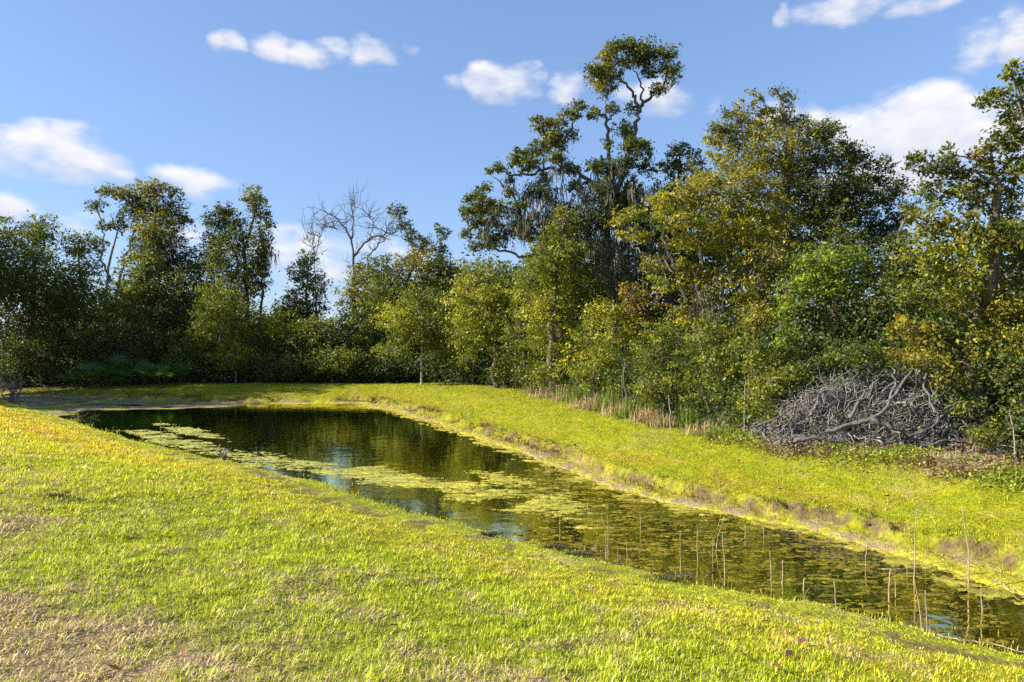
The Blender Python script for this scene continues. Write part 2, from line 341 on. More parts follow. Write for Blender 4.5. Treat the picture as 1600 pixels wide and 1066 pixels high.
def sample(n, r0, r1, p):
    # density ~ r^-p
    k = 2-p; uu_ = rng.random(n); r = (r0**k + uu_*(r1**k-r0**k))**(1/k); th = R(45)*(2*rng.random(n)-1)
    return r*np.sin(th), r*np.cos(th), r
def grass(side, n, r0, r1, p, name, label):
    x, y, r = sample(n, r0, r1, p); z, dn, df, dep, marsh = terrain(x, y); dead, orange, yel = zones(x, y, dn, df)
    bd = sd(x, y, Bw); led = np.maximum(.55 + 1.1*(fbm(x*.9, y*.9, 55)-.5), .12)
    nn = fbm(x*5, y*5, 141); keep = rng.random(len(x))
    if side == 'near': k = (dn > .05) & (keep < np.where(dn < .9, .7, 1) - .35*dead) & (keep > sm(.45, .56, nn)*np.exp(-((dn-.85)/.30)**2)*.95)
    else: k = (df > .05) & (bd < .6) & (keep < np.where(df < led, .55, 1)*np.where(np.abs(df-led-.08) < .12, .35, 1))
    x, y, z, r, dead, orange, yel, dn, df = [a[k] for a in (x, y, z, r, dead, orange, yel, dn, df)]
    n = len(x); q = rng.random(n); clump = fbm(x*9, y*9, 201, 2)
    isd = q < dead*.8+.05; iso = (~isd) & (rng.random(n) < orange*.9)
    yy = np.clip(yel + rng.normal(0, .22, n), 0, 1)[:, None]
    c = G_GREEN*(1-yy)+G_YEL*yy
    if side == 'far': c = np.where((df < np.maximum(.55 + 1.1*(fbm(x*.9, y*.9, 55)-.5), .12))[:, None], G_MOSS*np.array([1.15, 1.05, 1])*(.6+.7*rng.random((n, 1))), c); ln_s = .6
    c = np.where(isd[:, None], G_STRAW*(.7+.6*rng.random((n, 1))), np.where(iso[:, None], G_OR, c))
    c = c*(.62+.75*rng.random((n, 1)))*(.72+.85*clump[:, None])*(1.27 if side == 'near' else .82)
    ln = (.030+.040*rng.random(n))*(.35+1.6*clump)*(1+(.03 if side == 'near' else .006)*np.clip(r-6, 0, 60))*(1 if side == 'near' else .62); ln = np.where(isd, ln*1.05, ln)
    ln = np.where(rng.random(n) < .015, ln*1.7, ln)
    ln = ln*(.78 if side == 'near' else 1)*(.45+.55*sm(.4, 2.6, dn) if side == 'near' else 1)
    wd = (.0028+.0025*rng.random(n))*(1+.15*np.clip(r-4, 0, 40))
    tilt = np.where(isd, rng.uniform(.8, 1.5, n), np.abs(rng.normal(.75, .42, n)).clip(.05, 1.45))
    return blades(x, y, z, ln, wd, tilt, rng.uniform(0, 2*math.pi, n), c, name, label)
grass('near', 950000, 2.0, 45, 1.35, 'lawn_grass', 'yellow green lawn with straw patches on the near bank slope')
grass('far', 700000, 7.0, 48, 1.1, 'bank_grass', 'lime green mown grass strip between pond and trees')
# finer upright shoots along the near water edge
def shoots(n, P, off, sgn, ln0, col, name, label, umin=-8, umax=40, seed=5):
    u = umin + (umax-umin)*rng.random(n)**1.6; v = vint(P, u) + sgn*rng.normal(off, .22, n)
    x = u*nu[0]+v*nu[1]*0 + v*nv[0]; y = u*nu[1]+v*nv[1]
    x, y = u*nu[0]+v*nv[0], u*nu[1]+v*nv[1]
    k = (fbm(x*1.2, y*1.2, seed) > .5) & (y > 2) & (np.abs(x) < y+1); x, y = x[k], y[k]; n = len(x); r = np.hypot(x, y)
    z = terrain(x, y)[0]; c = col*(.7+.6*rng.random((n, 1)))
    blades(x, y, np.maximum(z, -.03), ln0*(.5+rng.random(n)), (.004+.003*rng.random(n))*(1+.1*np.clip(r-5, 0, 40)), rng.uniform(.05, .7, n), rng.uniform(0, 6.28, n), c, name, label)
shoots(9000, Tw, .05, -1, .06, np.array([.34, .36, .03]), 'shore_grass', 'fine bright shoots along the near water edge')
shoots(15000, Fw, .70, 1, .08, np.array([.13, .085, .03]), 'dry_bank_grass', 'brown dry grass hanging over the cut bank across the pond', seed=15)

# ------------------------------------------------------------------ floating algae
def mat_field(name, label, x0, x1, y0, y1, cell, fn, thick=.006, hue=1.0, lift=.085, sink=0.0, namp=.050):
    xs = np.arange(x0, x1, cell); ys = np.arange(y0, y1, cell); X, Y = np.meshgrid(xs, ys)
    jx = X + (_h(X/cell, Y/cell, 5)-.5)*cell*.8; jy = Y + (_h(X/cell, Y/cell, 6)-.5)*cell*.8
    px = CX+FPX*jx/jy; py = CY+FPX*CAMZ/jy
    zt, dn_, df_, dep, marsh = [a.reshape(X.shape) for a in terrain(jx.ravel(), jy.ravel())]
    f = fn(jx, jy, px, py, dep)
    keep = (f > -.32) & (dep > -.1) & (zt < .03)
    kc = keep[:-1, :-1] & keep[1:, :-1] & keep[:-1, 1:] & keep[1:, 1:]
    j, i = np.nonzero(kc); nx = len(xs); a = j*nx+i
    F = np.stack([a, a+1, a+nx+1, a+nx], 1); used = np.unique(F); remap = np.zeros(X.size, int); remap[used] = np.arange(len(used)); F = remap[F]
    hz = np.clip(f*lift, -.03, thick) + namp*(fbm(jx*10, jy*34, 301, 3)-.5) - .001 + sink
    V = np.stack([jx, jy, hz], -1).reshape(-1, 3)[used]
    n = fbm(jx*3, jy*9, 311).ravel()[used][:, None]; n5 = fbm(jx*1.2, jy*3, 331).ravel()[used][:, None]
    c = (np.array([.26, .30, .06])*(1-n5)+np.array([.42, .38, .08])*n5)*hue; c = c*(.25+1.5*n)*(.45+.55*sm(-.12, .12, f).ravel()[used][:, None])
    o = build(name, V, F, M_algae, None, c); tag(o, label, 'algae', kind='stuff'); return o
def ell(px, py, cx, cy, rx, ry, sl=0):
    dx = px-cx; return 1-(dx/rx)**2-((py-cy-sl*dx)/ry)**2
def warp(x, y): return x+1.3*(fbm(x*.5, y*.9, 901)-.5), y+.9*(fbm(x*.5, y*.9, 911)-.5)
def f_near(x, y, px, py, dep):
    x, y = warp(x, y)
    s = fbm(x*1.2, y*6, 401, 5)*.55 + fbm(x*5, y*28, 411)*.45
    a = np.maximum.reduce([ell(px, py, 560, 742, 130, 13, .10), ell(px, py, 430, 722, 110, 14, .12), ell(px, py, 280, 692, 110, 12, .22), ell(px, py, 300, 675,60,8,.2)])
    return np.minimum(a, 1)*.75 + (s-.5)*3.4 - .40
def f_mid(x, y, px, py, dep):
    x, y = warp(x, y)
    s = fbm(x*1.1, y*5.5, 421, 5)*.55 + fbm(x*5, y*30, 431)*.45
    a = np.maximum.reduce([ell(px, py, 590, 738, 60, 9, .05), ell(px, py, 640, 752, 70, 12, .08), ell(px, py, 745, 768, 90, 20, .12), ell(px, py, 790, 752, 60, 14, .2)*.9, ell(px, py, 850, 790, 90, 30, .15)*.75])
    return np.minimum(a, 1)*.75 + (s-.5)*3.4 - .36
def f_thin(x, y, px, py, dep):
    x, y = warp(x, y)
    s = fbm(x*3.0, y*12, 441, 5)*.5 + fbm(x*13, y*44, 451)*.5
    a = np.clip(sm(700, 850, px)*(1-sm(1500, 1700, px)*.4), 0, 1)
    return (s-.5)*2.2 - .13 + .14*a + .12*(fbm(x*.7, y*.7, 461)-.5)*a - (1-a)*2
def f_edge(x, y, px, py, dep):
    s = fbm(x*2, y*5, 471)*.5+fbm(x*7, y*17, 481)*.5
    dff = -terrain(x.ravel(), y.ravel())[2].reshape(x.shape)
    return .42*(1-sm(0, .8, dff)) + (s-.5)*2.1 - .28 - 1.5*sm(.5, 1.3, dff)
mat_field('floating_algae', 'pale streaky algae mat floating along the near left shore', -14, 1, 13, 30, .036, f_near, .006, np.array([.80, .80, .85]))
mat_field('floating_algae', 'lime green algae raft reaching out to mid pond', -6, 4, 9.5, 18, .024, f_mid, .006, np.array([.92, .86, .55]))
mat_field('floating_algae', 'olive algae shreds just under the surface of the narrow end', -3, 7.5, 5, 16, .018, f_thin, .002, np.array([.48, .39, .09]), .05, -.001, .045)
mat_field('floating_algae', 'yellow scum lining the far edge of the water', -15, 8, 7, 34, .05, f_edge, .012, np.array([.95, .82, .5]))

# ------------------------------------------------------------------ plants
def leaves(C, size, col, normal_bias=None, g=None):
    """C (n,3) centres -> quads"""
    g = g or rng; n = len(C); nrm = g.normal(size=(n, 3)); nrm[:, 2] += .5
    if normal_bias is not None: nrm += normal_bias
    nrm /= np.linalg.norm(nrm, axis=1)[:, None]
    a = g.normal(size=(n, 3)); a -= (a*nrm).sum(1)[:, None]*nrm; a /= np.linalg.norm(a, axis=1)[:, None]+1e-9
    b = np.cross(nrm, a); s = size*(.5+1.15*g.random((n, 1))**1.6)
    V = np.stack([C-a*s*.5, C+b*s*.27+nrm*s*.06, C+a*s*.5, C-b*s*.27+nrm*s*.06], 1).reshape(-1, 3)
    i = np.arange(n)*4
    return V, np.stack([i, i+1, i+2, i+3], 1), np.repeat(col, 4, 0)
PAL = dict(
 oak=[(.050, .075, .012), (.085, .105, .016), (.035, .055, .012)],
 dark=[(.030, .048, .014), (.045, .070, .018), (.060, .080, .018)],
 mid=[(.075, .105, .014), (.11, .13, .016), (.055, .08, .012)],
 lime=[(.14, .17, .014), (.11, .145, .015), (.19, .20, .018)],
 yellow=[(.31, .28, .018), (.22, .22, .016), (.40, .32, .02), (.17, .19, .015)],
 olive=[(.105, .115, .014), (.14, .14, .015), (.075, .09, .012)],
 red=[(.26, .10, .02), (.22, .17, .02), (.14, .13, .015), (.12, .13, .015)],
 orange=[(.28, .17, .02), (.20, .17, .018), (.13, .13, .015)],
 green=[(.08, .14, .015), (.11, .17, .015), (.055, .09, .012)],
 blue=[(.045, .085, .035), (.06, .11, .04)],
)
def crown_geo(lobes, size, dens, base, g, twig):
    """lobes: (centre, radii, palette, weight)"""
    V = []; Q = []; Cc = []; n0 = 0
    for (c, rad, pal, wt) in lobes:
        wt = wt*1.7
        area = (rad[0]*rad[2]*.7 + rad[0]*rad[1]*.5)
        ns = max(6, int(area*dens*wt*38)+4)
        d = g.normal(size=(ns, 3)); d /= np.linalg.norm(d, axis=1)[:, None]; rr = g.random((ns, 1))**.38*(1+.16*g.normal(size=(ns, 1)))
        sc = c + d*rr*rad
        sr = (.13+.16*g.random((ns, 1)))*(.55+.45*min(2.2, rad[0]))
        k = int(34*min(2.0, (.10/size)**1.3)); k = max(10, k)
        spr = g.random(ns) < .26
        ex = 1+.30*g.random((ns, 1))**1.6+.05/rad[0]*g.random((ns, 1)); sc = np.where(spr[:, None], c+d*ex*rad*np.array([1, 1, 1.0])+np.array([0, 0, .08])*rad[2], sc); sr = np.where(spr[:, None], sr*.42, sr)
        P = sc[:, None] + g.normal(size=(ns, k, 3))*sr[:, None]*np.array([1, 1, .62])*.8
        P = P - (spr[:, None, None]*d[:, None]*rad*g.random((ns, k, 1))*.42)
        pa = np.array(PAL[pal])*(np.array([1.85, 1.55, 1.1]) if pal not in ('yellow', 'orange', 'red') else 1.0); pc = pa[g.integers(0, len(pa), ns)]*(.6+.8*g.random((ns, 1)))
        col = (pc[:, None]*(.82+.36*g.random((ns, k, 1)))).reshape(-1, 3)
        P = P.reshape(-1, 3)
        bias = (np.repeat(d, k, 0))*.7
        P[:, 2] = np.maximum(P[:, 2], .1 - 0*P[:, 2]) if False else P[:, 2]
        v, q, cc = leaves(P, size, col, bias, g)
        V.append(v); Q.append(q+n0); Cc.append(cc); n0 += len(v)
        m = min(ns, 22)
        for t_ in range(m):
            s0 = c + (sc[t_]-c)*.25 + np.array([0, 0, -.15*rad[2]])
            twig.tube(bend(s0, sc[t_], 4, .15, 0, g), np.linspace(.016, .005, 4)*(.6+.5*min(2, rad[0])), 3)
    return np.concatenate(V), np.concatenate(Q), np.concatenate(Cc)
TREES = []
def tree(name, label, cat, bpx, Y, lobes, pal='mid', size=.11, dens=1.0, tr=.16, stems=1, bark=None, group=None, moss=None, path=None, seed=1, depth=.85, parts=('trunk', 'crown'), limbs=None):
    g = np.random.default_rng(seed*101+int(bpx))
    bx = (bpx-CX)/FPX*Y; bz = gz(bx, Y); base = np.array([bx, Y, bz])
    root = empty(name, base, label, cat, group)
    LB = []
    for l in lobes:
        px, py, rx, ry = l[:4]; p_ = l[4] if len(l) > 4 and l[4] else pal; wt = l[5] if len(l) > 5 else 1.0; dy = l[6] if len(l) > 6 else g.uniform(-.5, .5)*rx/FPX*Y*1.2
        c = at(px, py, Y+dy)-base; r = rx*Y/FPX; rz = ry*Y/FPX
        c[2] = max(c[2], rz*.75)
        LB.append((c, np.array([r, r*depth, rz]), p_, wt))
    wood = Geo(); twig = wood
    order = sorted(LB, key=lambda q: -q[0][2]); H = order[0][0][2]
    if path is not None:
        P = np.array([at(px, py, Y+(q[0] if q else 0))-base for px, py, *q in path]); P = np.concatenate([[[P[0][0], P[0][1], -.15]], P])
        tt_ = np.linspace(0, 1, len(P)); t2 = np.linspace(0, 1, 16)
        main = np.stack([np.interp(t2, tt_, P[:, k]) for k in range(3)], 1); main += np.cumsum(g.normal(size=main.shape), 0)*.012*H*.3*np.array([1, 1, 0])
        mr_ = tr*(1-.8*t2)
        wood.tube(main, mr_, 8)
        trunks = [(main, mr_)]
    else:
        trunks = []
        for s in range(stems):
            top = order[min(s, len(order)-1)][0]
            b0 = np.array([g.uniform(-.25, .25)*(stems > 1), g.uniform(-.25, .25)*(stems > 1), -.15])
            e = top.copy(); main = bend(b0, e, 12, .05, 0, g); t2 = np.linspace(0, 1, 12)
            k = .6+.4*g.random() if stems > 1 else 1
            mr_ = tr*k*(1.25*(1-t2)**.7*.8+.10); wood.tube(main, mr_, 7); trunks.append((main, mr_))
    if limbs:
        for lp, lr in limbs:
            P = np.array([at(px, py, Y+(q[0] if q else 0))-base for px, py, *q in lp]); tt_ = np.linspace(0, 1, len(P)); n_ = 4*len(P); t2 = np.linspace(0, 1, n_)
            P = np.stack([np.interp(t2, tt_, P[:, k]) for k in range(3)], 1) + g.normal(size=(n_, 3))*.05; r_ = lr*(1-.7*t2)
            wood.tube(P, r_, 6); trunks.append((P, r_))
    for (c, rad, p_, wt) in LB:
        best = None
        for P, r_ in trunks:
            k = P[:, 2] < c[2]-.15*rad[2]
            if not k.any(): k = P[:, 2] < c[2]+1e9
            D = np.linalg.norm((P-c)*np.array([1, 1, .75]), axis=1) + (~k)*100
            i_ = int(D.argmin())
            if best is None or D[i_] < best[0]: best = (D[i_], P[i_], r_[i_])
        r0 = min(best[2]*.5, .02+.025*rad[0])
        wood.tube(bend(best[1], c, 7, .10, .04, g), np.linspace(r0, .012, 7), 5)
    V, Q, C_ = crown_geo(LB, size, dens, base, g, twig)
    wood.build(parts[0], bark or M_bark, root)
    zmin = 0.02; V[:, 2] = np.where(V[:, 2] < zmin, zmin + np.abs(V[:, 2]-zmin)*.3, V[:, 2])
    build(parts[1], V, Q, M_leaf, root, C_)
    if moss:
        mg = Geo()
        for (px, py, rx, n_, ln) in moss:
            n_ = int(n_*.95)+1; ln *= .5
            for _ in range(n_):
                p = at(px+g.normal()*rx, py+g.normal()*rx*.6, Y+g.normal()*.6)-base; l_ = ln*(.4+g.random())
                for _s in range(7):
                    q = p + g.normal(size=3)*[.08, .08, .08]; k = 5; tt_ = np.linspace(0, 1, k)[:, None]
                    Pm = q + np.array([0, 0, -1])*tt_*l_*(.6+.5*g.random()) + np.cumsum(g.normal(size=(k, 3))*.045, 0)
                    wv = g.normal(size=3)*[1, 1, 0]; wv = wv/np.linalg.norm(wv)*.028
                    ww = (1-tt_*.85)
                    Vm = np.concatenate([Pm-wv*ww, Pm+wv*ww]); ii = np.arange(k-1)
                    mg.add(Vm, np.stack([ii, ii+1, ii+1+k, ii+k], 1), None, np.array([.12, .115, .085])*(.6+.7*g.random()))
        mg.build('spanish_moss', M_moss, root)
    TREES.append(root); return root
FT = 'trees of the far wood left of the pond'; RT = 'trees along the right bank'

tree('oak_tree', 'rounded dark oak at the left edge of the photo, behind the marsh', 'tree', 40, 41, [(18,375,46,34,'oak'),(68,362,28,24,'mid'),(35,440,62,48,'dark'),(-20,430,60,60,'dark'),(10,510,62,48,'dark'),(80,500,40,56,'dark'),(40,565,55,26,'dark'),(60,400,26,16,'lime',.7)], size=.145, tr=.22, group=FT)  # paler upper lobes: sunlit crown tops put into the leaf colour
tree('broadleaf_tree', 'small round topped tree with pale trunk, right of the dark left-edge oak', 'tree', 128, 41.5, [(125,384,32,20,'mid'),(135,425,32,26,'mid',.8),(112,470,38,40,'dark'),(150,500,30,44,'mid'),(120,545,40,30,'dark')], size=.135, tr=.14, bark=M_bark_pale, group=FT)
tree('slender_tree', 'thin open tree with bare leaning forked stems and wispy leaf tufts', 'tree', 172, 42, [(150,322,16,9,'oak',.8),(168,300,16,8,'oak',.8),(192,300,22,12,'olive'),(208,322,20,22,'dark'),(165,352,14,10,'dark',.8),(190,350,18,16,'oak',.7),(155,380,12,10,'mid',.6)], size=.13, dens=1.0, tr=.12, bark=M_bark_pale, group=FT,
     path=[(175,590),(168,500),(172,430),(182,380),(196,330),(206,305)], limbs=[([(172,440),(158,400),(163,365),(152,325),(140,312)], .07), ([(180,470),(196,400),(214,350),(216,310)], .08)])
tree('vine_covered_tree', 'tall vine wrapped tree with full top, highest of the far wood left of the pond', 'tree', 238, 42, [(240,294,26,14,'olive'),(232,322,26,24,'oak'),(268,330,26,26,'dark'),(222,360,24,36,'oak'),(260,380,32,40,'dark'),(292,345,12,8,'oak',.8),(225,430,38,40,'mid'),(255,470,40,50,'dark'),(205,480,30,44,'mid'),(225,540,60,40,'dark'),(275,300,14,6,'oak',.6),(245,355,32,30,'olive'),(240,410,42,34,'oak'),(280,420,26,34,'dark')], size=.125, dens=1.15, tr=.2, group=FT)
tree('evergreen_tree', 'low dark evergreen in the dip between the two tall vine clad trees', 'tree', 305, 42.5, [(312,412,26,22,'dark'),(300,450,40,36,'dark'),(295,510,44,50,'dark'),(320,560,40,30,'mid')], size=.135, tr=.15, group=FT)
tree('forked_tree', 'tall forked tree with ragged twin tops and dark trunks hung with vines', 'tree', 385, 41.5, [(338,345,22,20,'oak'),(352,330,16,12,'dark'),(395,306,18,16,'olive'),(402,335,18,26,'oak'),(370,370,26,26,'dark'),(412,375,14,34,'dark'),(335,385,22,28,'oak'),(400,425,22,36,'dark',.8),(425,350,12,6,'dark',.5),(345,425,26,26,'mid',.8),(352,395,30,34,'oak'),(385,440,34,34,'dark'),(405,395,20,40,'oak'),(365,345,16,16,'oak',.8)], size=.125, dens=1.15, tr=.2, group=FT, path=[(382,590),(385,500),(384,440),(378,390),(392,350),(398,300)], limbs=[([(384,450),(368,400),(350,360),(336,330)], .10), ([(400,560),(408,480),(410,420),(408,360)], .11)],
     moss=[(412,400,9,20,1.2),(385,420,8,12,1.0)])
tree('broadleaf_tree', 'sunlit yellow green leafy tree in front of the forked tree', 'tree', 350, 39.8, [(340,475,36,34,'mid'),(375,500,36,34,'mid'),(320,520,32,36,'mid'),(350,555,48,28,'mid'),(395,540,30,36,'dark')], size=.13, tr=.12, group=FT)
tree('evergreen_tree', 'pointed dark evergreen below the bare twigs, left of the sky gap', 'tree', 478, 42, [(480,405,16,14,'blue'),(470,430,24,18,'dark'),(490,445,24,22,'dark'),(478,475,34,22,'dark'),(455,460,14,14,'mid',.6),(462,500,40,26,'mid')], size=.125, tr=.12, group=FT)
tree('broadleaf_tree', 'yellow green rounded tree beneath the pointed dark evergreen', 'tree', 450, 40.3, [(445,510,34,30,'lime'),(480,535,40,34,'mid'),(435,555,40,30,'dark'),(505,520,26,26,'mid'),(500,565,36,22,'dark')], size=.13, tr=.12, group=FT)
tree('broadleaf_tree', 'broad golden green tree right of the sky gap with a reaching leafy limb', 'tree', 615, 41, [(621,332,13,13,'oak'),(632,352,11,9,'oak'),(645,368,14,10,'dark'),(692,362,12,14,'dark'),(690,392,13,16,'dark'),(662,385,20,18,'orange'),(655,410,32,20,'olive'),(605,425,36,24,'oak'),(570,430,28,22,'olive'),(690,425,26,26,'dark'),(548,462,24,30,'olive'),(600,470,40,34,'mid'),(660,460,42,34,'mid'),(550,520,34,40,'mid')], size=.125, dens=1.1, tr=.2, group=FT, path=[(615,595),(622,480),(640,420),(655,380)], limbs=[([(650,410),(640,375),(628,350),(618,325)], .07), ([(670,430),(685,400),(692,360)], .07)])
tree('broadleaf_tree', 'young tree with straight pale trunk standing alone at the lawn edge', 'tree', 657, 37.3, [(650,470,30,24,'mid'),(625,500,40,26,'lime',.9),(685,505,36,30,'mid'),(655,520,48,26,'mid'),(620,545,30,16,'mid',.8),(690,545,26,16,'mid',.8)], size=.12, tr=.10, bark=M_bark_pale, group=FT, path=[(657,597),(657,560),(656,520),(655,480)])
tree('broadleaf_tree', 'spreading leafy tree with leaning trunk where the wood turns toward the right bank', 'tree', 772, 34.5, [(762,430,44,28,'mid'),(735,470,40,34,'lime',.9),(790,470,46,42,'mid'),(740,520,42,34,'mid'),(795,535,40,36,'oak'),(760,490,50,40,'mid'),(725,560,22,18,'mid',.7)], size=.12, tr=.14, bark=M_bark_pale, group=RT)
tree('broadleaf_tree', 'dense tree leaning over the dark hollow behind the young pale trunk', 'tree', 715, 40, [(710,440,32,34,'dark'),(700,490,40,40,'dark'),(740,500,40,50,'dark'),(705,545,40,30,'dark')], size=.135, tr=.15, group=FT)

tree('oak_tree', 'outermost oak left of the photo, beside the marsh', 'tree', -440, 30.5, [(-440,240,90,80,'oak'),(-440,350,120,90,'oak'),(-440,470,130,80,'dark')], size=.2, tr=.25, group=FT, seed=81)
tree('oak_tree', 'oak just outside the left edge, casting its shade over the marsh', 'tree', -190, 34.2, [(-190,260,80,60,'oak'),(-190,350,90,80,'oak'),(-190,460,90,80,'dark')], size=.2, tr=.25, group=FT, seed=82)
tree('oak_tree', 'second oak outside the left edge, nearer the wood', 'tree', -125, 36.6, [(-125,270,70,60,'oak'),(-125,360,80,70,'oak'),(-125,460,80,80,'dark')], size=.2, tr=.25, group=FT, seed=83)
# dead trees
def snag(label, Y, bpx, limbs, moss=False, name='dead_tree', seed=3, mat=None, cat='dead tree', group=None):
    g = np.random.default_rng(seed); bx = (bpx-CX)/FPX*Y; base = np.array([bx, Y, gz(bx, Y)]); root = empty(name, base, label, cat, group); wd = Geo(); tw = Geo()
    for lp, r0 in limbs:
        P = np.array([at(px, py, Y+(q[0] if q else 0))-base for px, py, *q in lp]); n_ = 4*len(P); t2 = np.linspace(0, 1, n_); tt_ = np.linspace(0, 1, len(P))
        P = np.stack([np.interp(t2, tt_, P[:, k]) for k in range(3)], 1)+g.normal(size=(n_, 3))*.04; wd.tube(P, r0*.68*(1-.75*t2), 6)
        for _ in range(int(4+len(P)*1.1)):
            i_ = g.integers(len(P)//3, len(P)); d = g.normal(size=3)*[.6, .4, .5]+[0, 0, .45]; l_ = .4+.9*g.random(); e = P[i_]+d*l_
            tw.tube(bend(P[i_], e, 5, .18, 0, g), np.linspace(.022, .006, 5), 4)
            for _k in range(2):
                e2 = e + g.normal(size=3)*.3+[0, 0, .12]; tw.tube(bend(P[i_]*.4+e*.6, e2, 4, .15, 0, g), np.linspace(.012, .005, 4), 3)
    wd.build('trunk', mat or M_bark_old, root); tw.build('twigs', mat or M_bark_old, root); return root
snag('leafless forked tree against the sky right of the gap', 43, 552, [([(552,560),(552,470),(553,410),(548,370),(530,345),(508,330)], .17), ([(553,400),(575,375),(598,368),(610,350)], .12), ([(549,375),(553,345),(548,325),(556,318)], .08), ([(575,375),(585,350),(570,330)], .05), ([(575,430),(575,400),(590,385),(606,368),(622,362)], .09), ([(530,345),(520,355),(500,350)], .04)], seed=4)
snag('thin bare pale treetop poking up above the pointed evergreen', 43.5, 492, [([(492,560),(492,430),(490,380),(487,340)], .07), ([(491,410),(500,370),(510,350)], .04), ([(490,400),(480,365)], .03)], seed=8)
# ---- tall oak and company
tree('tall_oak', 'tallest oak with a high ring shaped crown, long left limbs and hanging grey moss', 'tree', 962, 30,
 [(1000,78,26,13,'oak'),(972,72,22,10,'oak'),(1035,84,20,14,'oak'),(1046,112,15,20,'olive'),(1030,140,14,8,'oak'),(950,85,16,12,'olive'),(935,110,20,12,'oak'),(948,132,20,16,'olive'),(925,122,10,8,'red',.6),(975,100,12,12,'olive',.7),
  (958,172,9,9,'oak'),(930,178,12,8,'oak'),(985,168,8,10,'oak',.7),(975,205,18,14,'oak'),(998,235,20,16,'oak'),(975,260,24,18,'dark'),(945,262,18,16,'oak'),(1010,262,12,12,'dark'),(950,225,8,8,'oak',.7),
  (905,165,9,7,'oak'),(893,178,16,9,'oak'),(868,190,20,10,'olive'),(845,198,12,9,'oak'),(838,188,8,7,'oak'),(862,215,18,12,'olive'),(895,210,10,8,'oak',.7),(840,232,18,10,'oak'),(812,238,8,8,'oak'),(802,252,9,9,'oak'),(828,258,18,10,'oak'),(868,245,16,10,'oak'),(888,262,16,12,'oak'),(780,262,10,8,'oak'),(762,268,7,6,'oak',.8),(798,278,8,8,'oak',.7),(852,282,12,14,'oak',.8),(900,290,16,14,'dark'),
  (758,290,8,8,'oak'),(748,305,12,10,'oak'),(735,312,12,9,'dark'),(760,320,14,10,'oak'),(728,330,10,7,'oak'),(745,345,18,10,'dark'),(772,345,14,12,'oak'),(730,365,10,9,'dark'),(760,368,16,8,'dark'),(742,385,12,9,'dark'),(795,300,12,9,'oak',.7),(815,320,14,12,'dark',.8),(860,310,10,12,'oak',.7),(790,365,14,12,'dark',.8),(880,330,20,18,'dark'),(940,300,22,20,'dark'),(985,300,22,20,'dark'),(965,330,34,24,'dark'),(930,260,14,12,'oak'),(1005,90,22,14,'oak'),(1018,110,14,12,'oak',.8),(955,110,18,18,'olive'),(985,225,16,12,'oak'),(870,220,22,16,'oak'),(820,250,18,14,'oak'),(840,300,22,16,'dark'),(780,330,18,14,'oak'),(750,330,22,16,'oak'),(770,380,20,12,'dark'),(820,360,24,20,'dark'),(870,350,26,22,'dark'),(920,340,30,26,'dark'),(1000,340,26,26,'dark')],
 size=.10, dens=1.85, tr=.32, path=[(962,600),(960,480),(955,400),(958,340),(962,300)],
 limbs=[([(962,310),(972,270),(985,230),(995,190),(1000,165),(1018,150),(1035,135),(1042,118)], .13), ([(998,175),(990,150),(975,125),(955,120)], .08), ([(1003,165),(1002,130),(990,105)], .06),
        ([(960,300),(952,250),(950,210),(946,185),(935,175),(928,168)], .10), ([(948,190),(960,178),(968,168)], .05), ([(946,185),(950,150)], .05),
        ([(955,330),(925,285),(895,268),(860,262),(830,272),(800,276),(785,268)], .10), ([(880,268),(876,240),(885,212),(900,185),(905,172)], .07), ([(850,265),(845,235),(860,215)], .05),
        ([(950,400),(905,385),(870,398),(815,400),(780,392),(758,375),(745,355)], .09), ([(870,395),(835,360),(810,330),(770,318),(750,308)], .06), ([(812,335),(800,300),(770,275)], .06)],
 moss=[(965,300,30,70,1.5),(950,350,35,60,1.8),(985,340,25,50,1.6),(860,330,30,40,1.2),(810,350,22,36,1.2),(1000,390,40,60,2.0),(940,420,40,50,2.0),(900,300,30,26,1.1),(845,300,30,22,.9),(770,360,22,22,.9),(1020,300,14,16,1.0)], seed=21, group=None)
tree('oak_tree', 'dark oak tucked between the tall oak and the big willow oak', 'tree', 1050, 30.5, [(1062,238,22,16,'dark'),(1045,262,22,16,'dark'),(1078,262,22,22,'dark'),(1035,300,26,22,'dark'),(1065,320,40,36,'dark'),(1020,350,34,34,'dark',.7),(1050,400,50,50,'dark',.8),(1000,430,34,36,'dark',.6)], size=.13, tr=.3, group=RT, moss=[(1010,400,36,44,2.0),(1060,330,22,18,1.2)], seed=22)
tree('oak_tree', 'moss hung dark oak behind the conical tree, left of the tall oak trunk', 'tree', 880, 33, [(885,360,34,28,'dark'),(845,370,22,26,'oak'),(920,400,36,36,'dark'),(860,420,44,44,'dark'),(900,470,50,50,'dark'),(960,480,50,50,'dark'),(990,540,50,60,'dark'),(920,560,50,50,'dark')], size=.125, tr=.3, group=RT, moss=[(920,400,40,40,1.8),(880,380,20,20,1.3)], seed=23)
tree('conical_tree', 'dense olive green cone shaped tree below the left limbs of the tall oak', 'tree', 872, 28.5, [(880,345,22,20,'mid'),(868,372,26,20,'mid'),(860,400,40,26,'mid'),(895,395,30,26,'mid'),(838,430,34,28,'mid'),(880,435,42,30,'lime',.9),(920,450,28,30,'mid'),(845,480,42,34,'lime',.9),(895,495,46,36,'mid'),(860,535,50,36,'mid'),(910,550,40,36,'lime',.9),(870,585,46,24,'mid')], size=.10, dens=1.15, tr=.2, group=RT, seed=24)
tree('broadleaf_tree', 'low leafy tree sweeping the dry grass left of the cone shaped tree', 'tree', 825, 31.5, [(818,470,28,36,'mid'),(808,520,30,36,'oak'),(830,545,28,36,'mid'),(815,580,26,22,'dark')], size=.11, tr=.12, group=RT, seed=25)
